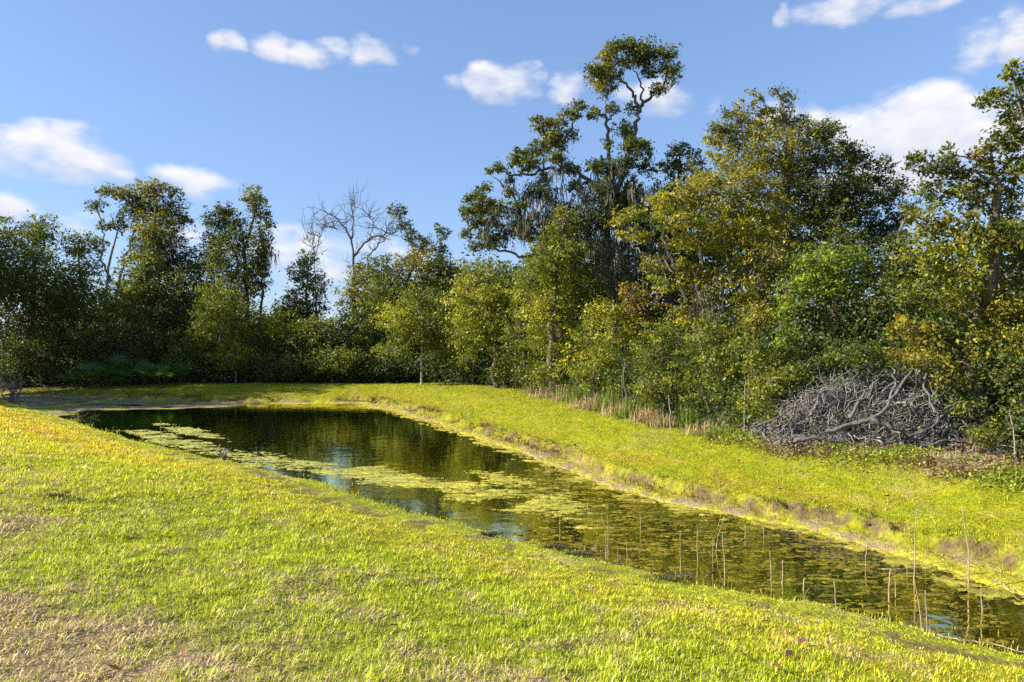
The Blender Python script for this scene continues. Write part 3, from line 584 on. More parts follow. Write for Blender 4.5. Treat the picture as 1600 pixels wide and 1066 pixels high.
tree('yellowing_tree', 'big tree with yellow autumn leaves and grey leaning trunk, centre of the right wood', 'tree', 1130, 21,
 [(985,333,22,11,'yellow'),(962,345,10,8,'yellow',.8),(990,368,26,10,'yellow',.8),(1030,325,26,18,'yellow'),(1060,305,28,18,'yellow'),(1050,345,34,20,'yellow'),(1095,300,32,20,'olive'),(1100,335,36,26,'yellow'),(1145,325,34,24,'yellow'),(1070,380,34,20,'yellow'),(1120,375,40,26,'yellow'),(1170,365,36,26,'yellow'),(1215,350,30,22,'olive'),(1228,375,18,20,'yellow',.7),(1190,400,34,26,'olive'),(1140,420,38,26,'yellow'),(1085,425,28,20,'olive'),(1105,460,36,20,'yellow'),(1150,470,30,18,'yellow'),(1060,480,18,12,'orange'),(1078,500,20,14,'yellow'),(1180,450,30,24,'olive'),(1205,420,26,20,'olive'),(1145,330,50,40,'olive',.6,1.2),(1150,280,40,26,'olive'),(1190,310,40,30,'olive'),(1040,440,26,18,'mid',.9),(1090,530,30,26,'mid',.8),(1150,520,34,30,'olive'),(1200,480,30,30,'mid'),(1020,410,20,14,'olive',.8),(1130,560,34,24,'mid'),(1060,420,30,24,'olive',.8)],
 size=.088, dens=1.15, tr=.13, bark=M_bark_pale, path=[(1132,650),(1108,580),(1085,500),(1062,440),(1038,400)], limbs=[([(1110,585),(1120,520),(1135,450),(1160,400)], .06), ([(1135,450),(1180,400),(1215,350),(1235,310)], .035), ([(1085,500),(1090,430),(1100,350),(1100,320)], .05), ([(1050,420),(1010,400),(985,380)], .05), ([(1062,440),(1040,380),(1020,340),(985,335)], .05)],
 moss=[(1105,470,14,26,.8),(1150,420,20,18,.6)], seed=26)
tree('willow_oak', 'big rounded dark green oak with airy twig tips, tallest tree right of centre', 'tree', 1255, 24.5,  # olive lobes on the left put the sunlit side into the leaf colour
 [(1130,195,22,22,'oak'),(1118,218,20,18,'olive'),(1165,178,22,20,'olive'),(1160,215,36,26,'olive'),(1200,195,28,24,'olive'),(1195,168,14,14,'oak',.6),(1232,190,24,20,'oak'),(1235,160,12,18,'oak',.45),(1215,145,10,10,'oak',.35),(1265,210,26,22,'oak'),(1295,225,24,20,'oak',.8),(1215,235,50,34,'olive'),(1275,250,46,32,'dark'),(1320,255,26,20,'dark',.8),(1345,280,26,20,'dark',.8),(1165,260,46,34,'olive'),(1225,285,56,38,'olive'),(1290,300,52,38,'dark'),(1345,315,36,28,'dark'),(1378,310,20,18,'dark',.7),(1385,345,22,22,'dark',.8),(1350,360,42,32,'dark'),(1255,340,60,40,'oak'),(1310,385,56,36,'dark'),(1370,395,36,34,'dark'),(1205,350,40,30,'oak'),(1130,250,24,22,'olive',.8),(1400,300,12,9,'dark',.5),(1260,430,50,40,'dark'),(1100,290,34,26,'olive'),(1310,335,50,36,'oak'),(1405,380,22,26,'dark',.8),(1415,430,24,30,'dark',.8),(1120,200,10,10,'olive',.5),(1180,150,9,12,'olive',.4),(1300,200,10,8,'oak',.4),(1340,250,10,9,'oak',.5),(1375,285,9,8,'dark',.5),(1330,238,30,22,'oak'),(1368,266,26,22,'oak'),(1394,302,20,24,'oak'),(1402,350,20,30,'dark'),(1290,208,26,18,'oak'),(1320,290,36,26,'oak')],
 size=.088, dens=1.15, tr=.34, group=None, seed=27)
tree('broadleaf_tree', 'fresh green tree right of the yellow leaves, above the brush pile', 'tree', 1262, 19, [(1285,405,38,22,'green'),(1325,400,26,18,'green'),(1260,440,36,26,'green'),(1310,440,44,28,'green'),(1362,430,28,24,'oak'),(1235,485,32,28,'green'),(1285,485,44,28,'dark'),(1345,480,40,30,'oak'),(1230,530,26,22,'green'),(1270,530,40,28,'dark'),(1320,525,36,22,'dark'),(1215,565,22,20,'green',.9),(1380,510,34,30,'dark')], size=.082, dens=1.1, tr=.14, group=RT, seed=28)
tree('broadleaf_tree', 'wide olive and gold tree leaning over the right end of the brush pile', 'tree', 1535, 15.5,
 [(1455,262,34,10,'dark'),(1432,250,10,8,'dark',.6),(1482,240,8,16,'dark',.7),(1500,272,30,16,'dark'),(1530,250,20,16,'red'),(1548,232,14,12,'red',.8),(1555,270,30,20,'oak'),(1470,300,36,22,'oak'),(1520,310,40,28,'olive'),(1575,310,34,28,'olive'),(1455,345,38,30,'olive'),(1510,360,44,32,'olive'),(1570,370,44,34,'oak'),(1440,400,36,32,'mid'),(1495,415,46,36,'lime',.8),(1560,430,48,36,'olive'),(1620,400,40,50,'olive'),(1450,460,46,34,'mid'),(1520,475,48,34,'olive'),(1590,490,44,38,'olive'),(1425,510,40,26,'olive',.9),(1480,525,46,24,'mid'),(1545,530,44,28,'lime',.8),(1600,550,40,36,'olive'),(1450,545,30,14,'orange',.8),(1545,575,30,26,'olive'),(1590,600,36,30,'mid'),(1560,630,34,24,'mid')],
 size=.085, dens=1.1, tr=.20, group=RT, seed=29, depth=.8)
tree('dark_tree', 'shadowy tree filling the space behind the fresh green tree and the brush pile', 'tree', 1400, 20.5, [(1405,420,36,34,'dark'),(1400,480,50,44,'dark'),(1340,540,50,40,'dark'),(1420,540,60,40,'dark'),(1480,560,60,50,'dark'),(1400,370,22,24,'dark',.6),(1420,330,16,18,'dark',.5),(1280,580,60,44,'dark')], size=.12, tr=.18, group=RT, seed=30)
tree('oak_tree', 'tall oak cut by the right edge with twiggy branches against the cloud', 'tree', 1655, 15, [(1578,108,8,12,'mid'),(1592,125,14,12,'mid'),(1560,148,16,8,'mid'),(1538,160,10,6,'mid',.7),(1590,165,22,12,'mid'),(1572,185,16,8,'oak'),(1600,205,26,18,'oak'),(1580,232,14,12,'oak'),(1560,215,12,7,'oak',.6),(1610,250,26,24,'oak'),(1588,262,12,10,'oak'),(1650,150,40,50,'mid'),(1660,250,50,60,'oak'),(1650,340,50,50,'olive'),(1660,450,50,60,'olive')], size=.085, dens=1.3, tr=.11, group=RT, seed=31)
tree('broadleaf_tree', 'leafy tree hugging the right edge beside the white bare sapling', 'tree', 1640, 14.8, [(1600,560,34,36,'olive'),(1625,620,40,40,'olive'),(1590,645,28,28,'lime'),(1640,520,50,50,'olive'),(1610,680,26,18,'olive'),(1560,660,22,18,'olive')], size=.06, dens=1.1, tr=.10, group=RT, seed=32)

# ---- shrubs along the front of the wood
def shrub(label, bpx, Y, lobes, pal='mid', size=.09, seed=50, dens=1.1, cat='shrub', name='shrub', group='shrubs at the foot of the right bank trees'):
    return tree(name, label, cat, bpx, Y, lobes, pal, size, dens, .04, 3, None, group, seed=seed, parts=('stems', 'foliage'))
FG = 'shrubs at the foot of the far wood'
shrub('shrub with red and orange tinged top leaves in front of the tall oak trunk', 985, 22.5, [(985,465,24,18,'orange'),(965,485,22,20,'olive'),(1005,480,26,24,'orange',.6),(985,515,34,26,'olive'),(960,540,30,30,'mid'),(1010,550,36,34,'mid')], 'mid', .085, 51)
shrub('tall yellow green shrub right of the cone shaped tree', 945, 24.5, [(935,490,24,26,'lime'),(930,530,30,30,'mid'),(955,565,34,28,'lime'),(925,585,34,22,'mid'),(955,605,24,16,'lime')], 'mid', .085, 52)
shrub('dark green shrub at the foot of the leaning yellow tree, left side', 1040, 20.2, [(1040,520,34,26,'mid'),(1030,560,36,30,'oak'),(1060,595,36,28,'mid'),(1010,605,30,24,'mid')], 'mid', .08, 53)
shrub('round leafy shrub right below the leaning grey trunk', 1112, 18.6, [(1110,520,36,28,'mid'),(1095,560,36,30,'oak'),(1130,575,36,30,'mid'),(1110,620,38,26,'oak'),(1145,620,30,24,'lime',.8)], 'mid', .075, 54)
shrub('yellowish shrub left of the bare grey brush pile', 1178, 17.2, [(1180,500,32,32,'olive'),(1170,545,34,34,'mid'),(1195,590,32,30,'olive'),(1175,630,28,24,'lime',.8),(1165,650,16,14,'mid')], 'olive', .075, 55)
shrub('dark shrub hanging over the left end of the brush pile', 1225, 17.6, [(1230,560,26,20,'oak'),(1225,590,24,22,'dark'),(1205,615,16,22,'dark')], 'oak', .08, 56)
shrub('low bright shrub at the pale trunk of the leaning tree by the bend', 790, 34, [(785,585,18,14,'mid'),(805,588,22,12,'dark'),(795,560,24,20,'mid')], 'mid', .10, 57)
shrub('low weedy shrub between the lawn and the right end of the brush pile', 1530, 13.6, [(1530,680,22,14,'mid'),(1555,690,20,12,'olive')], 'mid', .055, 58)
for k, (bpx, Y, lab, lobes, pal) in enumerate([
 (60, 40, 'black green bush under the left edge oak', [(50,555,44,24,'dark'),(20,580,40,16,'dark')], 'dark'),
 (260, 40.4, 'dark bush standing behind the palmettos', [(255,540,44,24,'dark'),(220,560,40,18,'dark'),(300,560,40,22,'dark')], 'dark'),
 (375, 39.4, 'bush with pale thin stems under the forked tree', [(370,560,36,20,'mid'),(405,570,32,20,'dark')], 'mid'),
 (440, 39.3, 'dark bush at the lawn edge below the sky gap', [(440,575,40,20,'dark'),(480,580,36,16,'dark')], 'dark'),
 (530, 39.2, 'wide dark bush left of the young straight trunk', [(525,565,40,22,'mid'),(570,570,36,20,'dark'),(600,575,30,16,'dark')], 'dark'),
 (170, 40.6, 'dark bush left of the palmettos', [(160,545,40,26,'dark'),(130,565,34,20,'dark')], 'dark')]):
    shrub(lab, bpx, Y, lobes, pal, .12, 60+k, 1.2, group=FG)

shrub('leafy vine spilling over the top right of the brush pile', 1450, 16.6, [(1440,560,34,14,'olive',1,-1.4),(1400,555,26,12,'orange',.8,-1.0),(1490,590,22,18,'olive',1,-1.6),(1350,550,36,14,'oak',1,-.6),(1505,630,18,18,'mid',1,-1.6),(1300,562,26,14,'oak',.9,-.6)], 'olive', .075, 90)
shrub('sprawling green shrub covering the left end of the brush pile', 1200, 15.9, [(1205,600,22,18,'mid',.8,-.4),(1195,640,20,16,'mid',.7,-.6),(1240,580,26,16,'oak',.9,-.2)], 'mid', .07, 91)
# ---- background rows, seen only through gaps
BG = 'dim trees deep in the wood'
bgt = [(-60,50,400,'dark'),(90,50,420,'dark'),(190,50,440,'dark'),(270,51,450,'dark'),(350,51,440,'dark'),(430,50,485,'dark'),(600,49,440,'dark'),(690,46,420,'dark'),(780,42,420,'dark'),(860,39,400,'dark'),(950,37,380,'dark'),(1040,34,360,'dark'),(1120,31,340,'dark'),(1210,30,330,'dark'),(1300,29,360,'dark'),(1390,27,400,'dark'),(1480,25,380,'dark'),(1570,22,350,'dark'),(1680,20,330,'dark')]
bglab = ['behind the left edge oak','behind the small pale trunked tree','behind the thin open tree','behind the vine covered tree','behind the forked tree','below the sky gap','behind the golden green tree','behind the young pale trunk','behind the leaning trunk at the bend','behind the cone shaped tree','behind the tall oak','behind the orange topped shrub','behind the yellowing tree','behind the willow oak','behind the fresh green tree','behind the middle of the brush pile','behind the right end of the brush pile','behind the olive and gold tree','behind the right edge oak']
for k, ((bpx, Y, top, pal), lab) in enumerate(zip(bgt, bglab)):
    s = FPX/Y; lob = []; g = random.Random(k)
    for j in range(5):
        py = top+30+j*(575-top)/5; lob.append((bpx+g.uniform(-25, 25), py, 48+g.uniform(-6, 14), 38))
    tree('broadleaf_tree', 'dim tree deep in the wood '+lab, 'tree', bpx, Y, lob, pal, .22, .8, .18, group=BG, seed=200+k)
g = np.random.default_rng(99); n = 11000
# undergrowth : a band of leaves behind the wood edge, nobody could count it
t_ = g.random(n)**.9*(len(Bw)-4)+1.2; i_ = t_.astype(int); f_ = (t_-i_)[:, None]; Pb = Bw[i_]*(1-f_)+Bw[i_+1]*f_
off = .5+7*g.random(n); Cx = Pb[:, 0]+nv[0]*off+g.normal(size=n)*.3; Cy = Pb[:, 1]+nv[1]*off
isl = Pb[:, 0] < -4; Cx = np.where(isl, Pb[:, 0]+g.normal(size=n), Cx); Cy = np.where(isl, Pb[:, 1]+off, Cy)
pile = (Cx/Cy*FPX+800 > 1185); 
Cz = .6 + g.random(n)**1.2*(1.0+.42*off); ok = ~(pile & (off < 2.6)); Cx, Cy, Cz = Cx[ok], Cy[ok], Cz[ok]; n = len(Cx)
k = 26; P = np.stack([Cx, Cy, Cz], 1)[:, None]+g.normal(size=(n, k, 3))*[.3, .3, .2]; pa = np.array(PAL['dark'])
col = (pa[g.integers(0, 3, n)][:, None]*1.5*(.6+.8*g.random((n, k, 1)))).reshape(-1, 3); P = P.reshape(-1, 3)
V, Q, C_ = leaves(P, (.045+.0026*P[:, 1:2]), col, None, g); o = build('undergrowth', V, Q, M_leaf, None, C_); tag(o, 'dark tangled undergrowth filling the foot of the wood', 'undergrowth', kind='stuff')

# ---- palmettos
def frond_geo(g, L_=.55, n=15, size=.5):
    G = Geo(); st = bend((0, 0, 0), (L_*.75, 0, L_*.7), 5, .02, .08, g); G.tube(st, .008, 4, np.array([.12, .16, .04]))
    tip = st[-1]
    for a in np.linspace(-1.45, 1.45, n):
        d = np.array([math.cos(a)*.75, math.sin(a), .30+.25*math.cos(a)]); d /= np.linalg.norm(d); s = np.cross(d, [0, 0, 1]); s /= np.linalg.norm(s)
        l_ = size*(.8+.2*math.cos(a)); w_ = .018; m = tip+d*l_*.5; e = tip+d*l_+np.array([0, 0, -.10*l_])
        G.add([tip-s*w_*.3, tip+s*w_*.3, m+s*w_, m-s*w_, e], [[0, 1, 2, 3]], [[3, 2, 4]], np.array([.095, .175, .045])*(.8+.4*g.random()))
    return G
g = np.random.default_rng(5); fr = [frond_geo(g, .45+.25*g.random(), 15, .42+.15*g.random()).build('frond', M_leaf) for _ in range(3)]
pal = [(118,39.1,1.0,'leftmost saw palmetto, half hidden in shade'),(145,38.9,1.15,'blue green saw palmetto, second from the left'),(172,39.0,1.2,'saw palmetto with raised fans left of the middle of the row'),(200,39.0,1.1,'low saw palmetto in the middle of the row'),(228,38.9,1.15,'saw palmetto right of the middle of the row'),(255,38.8,1.3,'brightest saw palmetto catching the sun'),(280,38.9,1.1,'rightmost saw palmetto in the row'),(190,39.8,1.4,'taller saw palmetto standing behind the row')]
first = True
for (px, Y, s, lab) in pal:
    Y -= .75; x = (px-CX)/FPX*Y; root = empty('saw_palmetto', (x, Y, gz(x, Y)), lab, 'palmetto', 'saw palmettos under the far left trees')
    for k in range(13):
        o = fr[k % 3] if (first and k < 3) else fr[k % 3].copy()
        if not (first and k < 3): scene.collection.objects.link(o)
        o.parent = root; sc = s*g.uniform(.9, 1.35); o.scale = (sc, sc, sc); o.location = (g.uniform(-.15, .15), g.uniform(-.15, .15), 0); o.rotation_euler = (g.uniform(-.2, .2), g.uniform(-.6, .25), k*2.4+g.uniform(-.3, .3))
    first = False

# ---- brush pile
Yp = 15.6; cxp = (1368-CX)/FPX*Yp; root = empty('brush_pile', (cxp, Yp, gz(cxp, Yp)), 'heap of bare grey branches and twigs at the edge of the right bank wood', 'brush pile')
bb = np.array([cxp, Yp, gz(cxp, Yp)]); g = np.random.default_rng(77)
def pile_h(x):  # silhouette height over x (local), from the photo
    return np.interp(x, [-2.6, -2.2, -1.7, -1.2, -.6, .3, 1.2, 1.7, 2.1, 2.35], [.12, .4, .8, 1.1, 1.42, 1.5, 1.62, 1.3, 1.05, .35])
tw = Geo()
for k in range(3300):
    x = g.uniform(-2.5, 2.35); h = pile_h(x); yo = g.random()**.8; z0 = h*(1-yo**1.6)*1.0
    y0 = -1.0+1.9*(z0/max(h, .1))**1.2*.9 + g.uniform(-.12, .5); z0 = max(.03, z0*g.uniform(.75, 1.05))
    p = np.array([x, y0, z0]); a = g.normal(size=3)*[1, .5, .55]; a /= np.linalg.norm(a); l_ = g.uniform(.2, .75)*(1.0 if g.random() < .9 else 1.6)
    q = p-a*l_*.5; q[2] = max(.02, q[2]); e = p+a*l_*.5; e[2] = max(.02, e[2])
    r0 = g.choice([.005, .008, .014, .028], p=[.45, .33, .16, .06])
    tw.tube(bend(q, e, 6, .19, g.uniform(-.1, .15), g), np.linspace(r0, r0*.4, 6), 4)
for k in range(120):  # long arching wands over the top and front
    x = g.uniform(-2.2, 2.2); h = pile_h(x); p = np.array([x, g.uniform(-.6, .6), h*g.uniform(.3, .9)]); d = np.array([g.uniform(-1.1, 1.1), g.uniform(-.6, .1), g.uniform(.2, 1.0)])
    tw.tube(bend(p, p+d*g.uniform(.5, 1.1), 8, .15, .15, g), np.linspace(.009, .003, 8), 4)
o = tw.build('twig_tangle', M_dead, root); o['kind'] = 'stuff'
lx = g.uniform(-2.3, 2.2, 1500); lz = pile_h(lx)*g.random(1500)**.7; ly = -1.0+1.7*(lz/np.maximum(pile_h(lx), .1))**1.2+g.uniform(-.15, .1, 1500)
kk = fbm(lx*1.5+5, lz*2, 3) > .47
V, Q, C_ = leaves(np.stack([lx, ly, lz], 1)[kk], .07, np.array([(.16, .09, .05), (.22, .14, .08), (.12, .14, .03)])[g.integers(0, 3, kk.sum())], None, g); o = build('caught_leaves', V, Q, M_leaf, root, C_); o['kind'] = 'stuff'
def bl(p): return at(p[0], p[1], Yp+p[2])-bb
for pts, r in [([(1328,655,-.9),(1345,620,-.7),(1372,592,-.4)], .06), ([(1305,672,-1.1),(1365,655,-1.15),(1395,625,-.9),(1425,585,-.5)], .07), ([(1360,655,-1.2),(1395,668,-1.3),(1432,690,-1.2)], .07), ([(1290,675,-1.1),(1345,660,-1.2),(1380,650,-1.1)], .06), ([(1180,668,-.9),(1230,640,-.7),(1290,612,-.5)], .035), ([(1215,680,-.9),(1245,645,-.8)], .03), ([(1190,672,-1.0),(1215,670,-1.0)], .045), ([(1410,690,-1.2),(1460,665,-.9),(1500,620,-.4)], .04), ([(1300,600,-.1),(1345,570,.2),(1400,580,.2)], .03), ([(1420,560,.2),(1452,598,0),(1470,640,-.5)], .035), ([(1500,650,-.6),(1530,690,-.9)], .03), ([(1385,640,-.9),(1400,600,-.5),(1395,575,-.2)], .045), ([(1240,690,-1.2),(1275,684,-1.25),(1318,690,-1.3)], .07), ([(1440,700,-1.3),(1480,688,-1.2),(1515,694,-1.2)], .06), ([(1265,650,-.8),(1285,610,-.5)], .05), ([(1460,645,-.8),(1440,600,-.5),(1452,570,-.2)], .04)]:
    G = Geo(); P = np.array([bl(p) for p in pts]); n_ = 12; t2 = np.linspace(0, 1, n_); tt_ = np.linspace(0, 1, len(P)); P = np.stack([np.interp(t2, tt_, P[:, k]) for k in range(3)], 1)+g.normal(size=(n_, 3))*.02
    G.tube(P, r*.75*(1-.55*t2)*(1+.12*g.normal(size=n_)), 8); G.build('branch', M_bark_old, root, smooth=True)

# ---- bare saplings and fallen branches near the pile
def twiggy(name, label, cat, pts, Y, r, nb=6, bl_=.35, mat=None, group=None, seed=1, zb=None, parts=('stem', 'twigs')):
    g = np.random.default_rng(seed); bx = (pts[0][0]-CX)/FPX*Y; base = np.array([bx, Y, gz(bx, Y) if zb is None else zb]); root = empty(name, base, label, cat, group)
    P = np.array([at(px, py, Y+(q[0] if q else 0))-base for px, py, *q in pts]); P[0][2] = -.05
    n_ = 10; t2 = np.linspace(0, 1, n_); tt_ = np.linspace(0, 1, len(P)); P = np.stack([np.interp(t2, tt_, P[:, k]) for k in range(3)], 1)+g.normal(size=(n_, 3))*.008
    a = Geo(); a.tube(P, r*(1-.6*t2), 5); a.build(parts[0], mat or M_bark_pale, root, smooth=True)
    if nb:
        b = Geo()
        for _ in range(nb):
            i_ = g.integers(3, n_); e = P[i_]+(g.normal(size=3)*[.8, .6, .4]+[0, 0, .6])*bl_; b.tube(bend(P[i_], e, 5, .15, 0, g), np.linspace(r*.4, r*.12, 5), 3)
        b.build(parts[1], mat or M_bark_pale, root)
    return root
twiggy('sapling', 'white bare sapling at the far right of the brush line', 'sapling', [(1588,712),(1584,675),(1578,640)], 13.3, .018, 5, .2, seed=1)
twiggy('sapling', 'thin pale sapling at the left end of the brush pile', 'sapling', [(1164,672),(1163,635),(1165,600)], 16.6, .016, 5, .25, seed=2)
twiggy('sapling', 'short bare stub between the dry tufts and the yellowish shrub', 'sapling', [(1048,655),(1046,630),(1044,618)], 18.6, .02, 2, .15, seed=3)
twiggy('sapling', 'slim pale stem leaning through the dark hollow behind the young straight trunk', 'sapling', [(739,598),(739,575),(738,556)], 37.6, .05, 0, .3, seed=4)
twiggy('fallen_branch', 'grey fallen branch lying in the dark hollow under the trees at the bend', 'branch', [(690,597),(712,588),(722,580)], 37.4, .05, 4, .5, seed=5)
twiggy('sapling', 'pale thin stem rising from the bush under the forked tree', 'sapling', [(368,597),(370,570),(369,545)], 39, .05, 3, .4, seed=6)
twiggy('sapling', 'crooked pale stem at the foot of the left edge oak', 'sapling', [(66,597),(60,575),(52,555)], 39.5, .06, 3, .4, seed=7)
# dead grey bush and driftwood
g = np.random.default_rng(12)
def deadbush(label, px, py, zoff, h, name, nst, r, cat, spread=.6, seed=2, mat=None):
    g = np.random.default_rng(seed); x, Y = W0(px, py, zoff); base = np.array([x, Y, gz(x, Y)]); root = empty(name, base, label, cat); a = Geo(); b = Geo()
    for _ in range(nst):
        e = np.array([g.uniform(-1, 1)*spread, g.uniform(-1, 1)*spread*.6, h*g.uniform(.5, 1.05)]); P = bend((g.uniform(-.08, .08), 0, -.04), e, 8, .25, .05, g); a.tube(P, np.linspace(r, r*.3, 8), 6)
        for _k in range(5):
            i_ = g.integers(2, 8); e2 = P[i_]+(g.normal(size=3)*[.5, .4, .4]+[0, 0, .25])*h*.4; b.tube(bend(P[i_], e2, 5, .25, 0, g), np.linspace(r*.4, r*.12, 5), 4)
    a.build('stems', mat or M_dead, root); b.build('twigs', mat or M_dead, root)
deadbush('dead grey bush rising from the marsh at the left edge', 22, 628, .05, 1.45, 'dead_bush', 9, .035, 'dead bush', .7, 2)
deadbush('twisted grey driftwood stump standing at the near waterline', 349, 722, .0, .42, 'driftwood', 5, .028, 'driftwood', .14, 5)
deadbush('low black twiggy debris at the tip of the marsh', 125, 654, .0, .22, 'dead_bush', 12, .012, 'dead bush', .9, 6, M_bark)
deadbush('small tangle of drowned twigs beside the tall pair of stalks', 925, 862, .0, .12, 'twig_tangle', 9, .006, 'twigs', .35, 7, M_stalk)

# ---- stalks standing in the water
ST = [((1428,907),(1432,850),(1435,798),.011,'tallest straight stalk, left of the bent tall one'),((1514,920),(1514,860),(1503,790),.012,'tall bent stalk nearest the right edge'),((1389,936),(1390,912),(1391,888),.014,'thick short stalk with a twig lying across its top'),((1400,929),(1400,915),(1400,903),.008,'tiny stub just right of the thick short stalk'),((1440,982),(1438,945),(1431,908),.010,'leaning stalk at the near shore, left of its straight twin'),((1448,990),(1447,955),(1446,922),.011,'straight stalk at the near shore beside the leaning one'),((1450,992),(1450,985),(1450,978),.010,'short stub at the foot of the near shore pair'),((1307,956),(1306,932),(1305,910),.010,'lone straight stalk by the near shore left of the thick short one'),((1353,886),(1352,870),(1356,850),.010,'zigzag stalk under the scarp of the far bank'),((1206,917),(1204,890),(1201,860),.010,'slightly curved stalk, left one of the mid channel pair'),((1221,912),(1221,895),(1221,876),.009,'short straight stalk, right one of the mid channel pair'),((1134,902),(1133,870),(1129,834),.010,'tall curved stalk left of the mid channel pair'),((1113,884),(1113,860),(1113,838),.006,'thin faint stalk just left of the tall curved one'),((1115,862),(1122,838),(1131,812),.007,'stalk leaning right above the tall curved one'),((1162,838),(1163,828),(1163,818),.007,'little stub between leaning stalk and far bank'),((1193,842),(1193,830),(1193,816),.007,'little upright stub near the far bank, right of a similar one'),((1254,920),(1254,910),(1256,902),.012,'broken stub with forked top right of the mid channel pair'),((1533,955),(1533,935),(1533,914),.009,'short stalk between the bent tall one and the right edge'),((1417,892),(1417,878),(1417,865),.006,'faint stalk left of the tallest straight one near the far bank'),((1446,884),(1446,870),(1446,857),.006,'faint stalk right of the tallest straight one near the far bank'),((951,869),(951,830),(947,788),.008,'right one of the crossing tall pair by the near shore'),((946,868),(947,835),(940,806),.008,'left one of the crossing tall pair by the near shore'),((1063,893),(1063,860),(1064,832),.009,'straight stalk midway between crossing pair and tall curved one'),((1089,876),(1089,850),(1090,828),.008,'stalk just right of the straight midway one'),((874,834),(874,815),(874,797),.007,'lone stalk left of the crossing pair'),((920,806),(919,795),(919,785),.009,'short dark stub behind the crossing pair'),((1001,832),(1001,815),(1000,800),.006,'thin stalk between crossing pair and far ledge'),((965,868),(965,856),(965,843),.007,'short stalk just right of the crossing pair'),((981,870),(981,856),(980,842),.007,'short stalk second right of the crossing pair'),((1130,786),(1124,755),(1115,722),.010,'long thin stalk leaning against the cut far bank'),((251,691),(251,675),(252,658),.012,'stalk standing in the scum at the left end of the pond'),((147,632),(148,621),(151,609),.022,'pale leaning stalk in the marsh at far left'),((122,655),(122,648),(121,640),.02,'dark short stub in the marsh twigs'),((1255,935),(1255,935),(1265,918),.004,'hairlike bent reed right of the broken stub'),((545,756),(545,745),(545,735),.006,'thin dark reed beside the algae raft'),((565,770),(565,760),(565,750),.005,'thin dark reed at the near shore below the algae raft')]
g = np.random.default_rng(31)
for (a, b_, c, r, lab) in ST:
    x, Y = W0(*a); z0 = gz(x, Y); base = np.array([x, Y, min(z0, 0)]); P = np.array([at(px, py, Y)-base for px, py in (a, b_, c)]); P[0][2] = 0
    t2 = np.linspace(0, 1, 9); P = np.stack([np.interp(t2, [0, .5, 1], P[:, k]) for k in range(3)], 1)+np.cumsum(g.normal(size=(9, 3)), 0)*.0035; P[0, 2] = -.05
    G = Geo(); G.tube(P, r*.78*(1-.45*t2), 6)
    o = G.build('dead_stalk', M_stalk, None, loc=base, smooth=True); tag(o, 'dead stalk: '+lab, 'stalk', 'dead stalks standing in the pond')
def lying(name, label, pts, r, z=.02, seed=1):
    g = np.random.default_rng(seed); P = []
    for px, py in pts: x, Y = W0(px, py, z); P.append((x, Y, max(z, gz(x, Y)+.01)))
    P = np.array(P); o_ = P[0].copy(); n_ = 6*len(P); t2 = np.linspace(0, 1, n_); tt_ = np.linspace(0, 1, len(P)); Q = np.stack([np.interp(t2, tt_, P[:, k]) for k in range(3)], 1)-o_+g.normal(size=(n_, 3))*[.01, .01, .004]
    G = Geo(); G.tube(Q, r*(1-.5*t2), 5); o = G.build(name, M_stalk, None, loc=o_, smooth=True); tag(o, label, 'twig', 'twigs lying at the water')
lying('fallen_twig', 'long pale twig lying along the near shore at the lower right corner', [(1452,990),(1500,1000),(1545,1004),(1602,1020)], .010, .03)
lying('fallen_twig', 'pale forked twig lying in the water at the right edge', [(1553,906),(1575,918),(1605,936)], .012, .03, 2)
lying('fallen_twig', 'thin twig lying level across the thick short stalk', [(1368,888),(1405,890),(1452,885)], .006, .03, 3)
lying('fallen_twig', 'slanting twig on the cut bank above the zigzag stalk', [(1356,810),(1368,822),(1378,836)], .007, .12, 4)
lying('fallen_twig', 'curved twig floating near the far ledge behind the algae raft', [(868,730),(880,735),(896,731)], .010, .02, 5)

# ---- tall grass tufts along the right bank wood
def tuft(label, px, py, h, n, spread, cols, seed, name='grass_tuft', group='tufts of tall grass at the right wood edge', cat='grass tuft', droop=.5):
    g = np.random.default_rng(seed); x, Y = W0(px, py, .7); zz = gz(x, Y); G = Geo(); cols = np.array(cols)
    for _ in range(n):
        b0 = np.array([g.normal()*spread*.6, g.normal()*spread*.35, -.02]); a = g.uniform(0, 6.28); t_ = abs(g.normal())*droop; d = np.array([math.cos(a)*math.sin(t_), math.sin(a)*math.sin(t_), math.cos(t_)]); l_ = h*g.uniform(.5, 1.1)
        k = 5; tt_ = np.linspace(0, 1, k)[:, None]; P = b0+d*l_*tt_+np.array([math.cos(a), math.sin(a), -.9])*l_*.3*tt_**2.2*t_*1.4; P[:, 2] = np.maximum(P[:, 2], .0)
        s = np.array([-math.sin(a), math.cos(a), 0])*.007*(1+Y*.02); ww = (1-tt_**1.5*.9); i_ = np.arange(k-1)
        G.add(np.concatenate([P-s*ww, P+s*ww]), np.stack([i_, i_+1, i_+1+k, i_+k], 1), None, cols[g.integers(len(cols))]*(.7+.6*g.random()))
    o = G.build(name, M_grass, None, loc=(x, Y, zz)); tag(o, label, cat, group); return o
TAN = [(.42,.29,.18),(.50,.36,.24),(.34,.22,.14)]; GRN = [(.16,.22,.03),(.24,.28,.04),(.12,.17,.03)]; MIXC = TAN+GRN
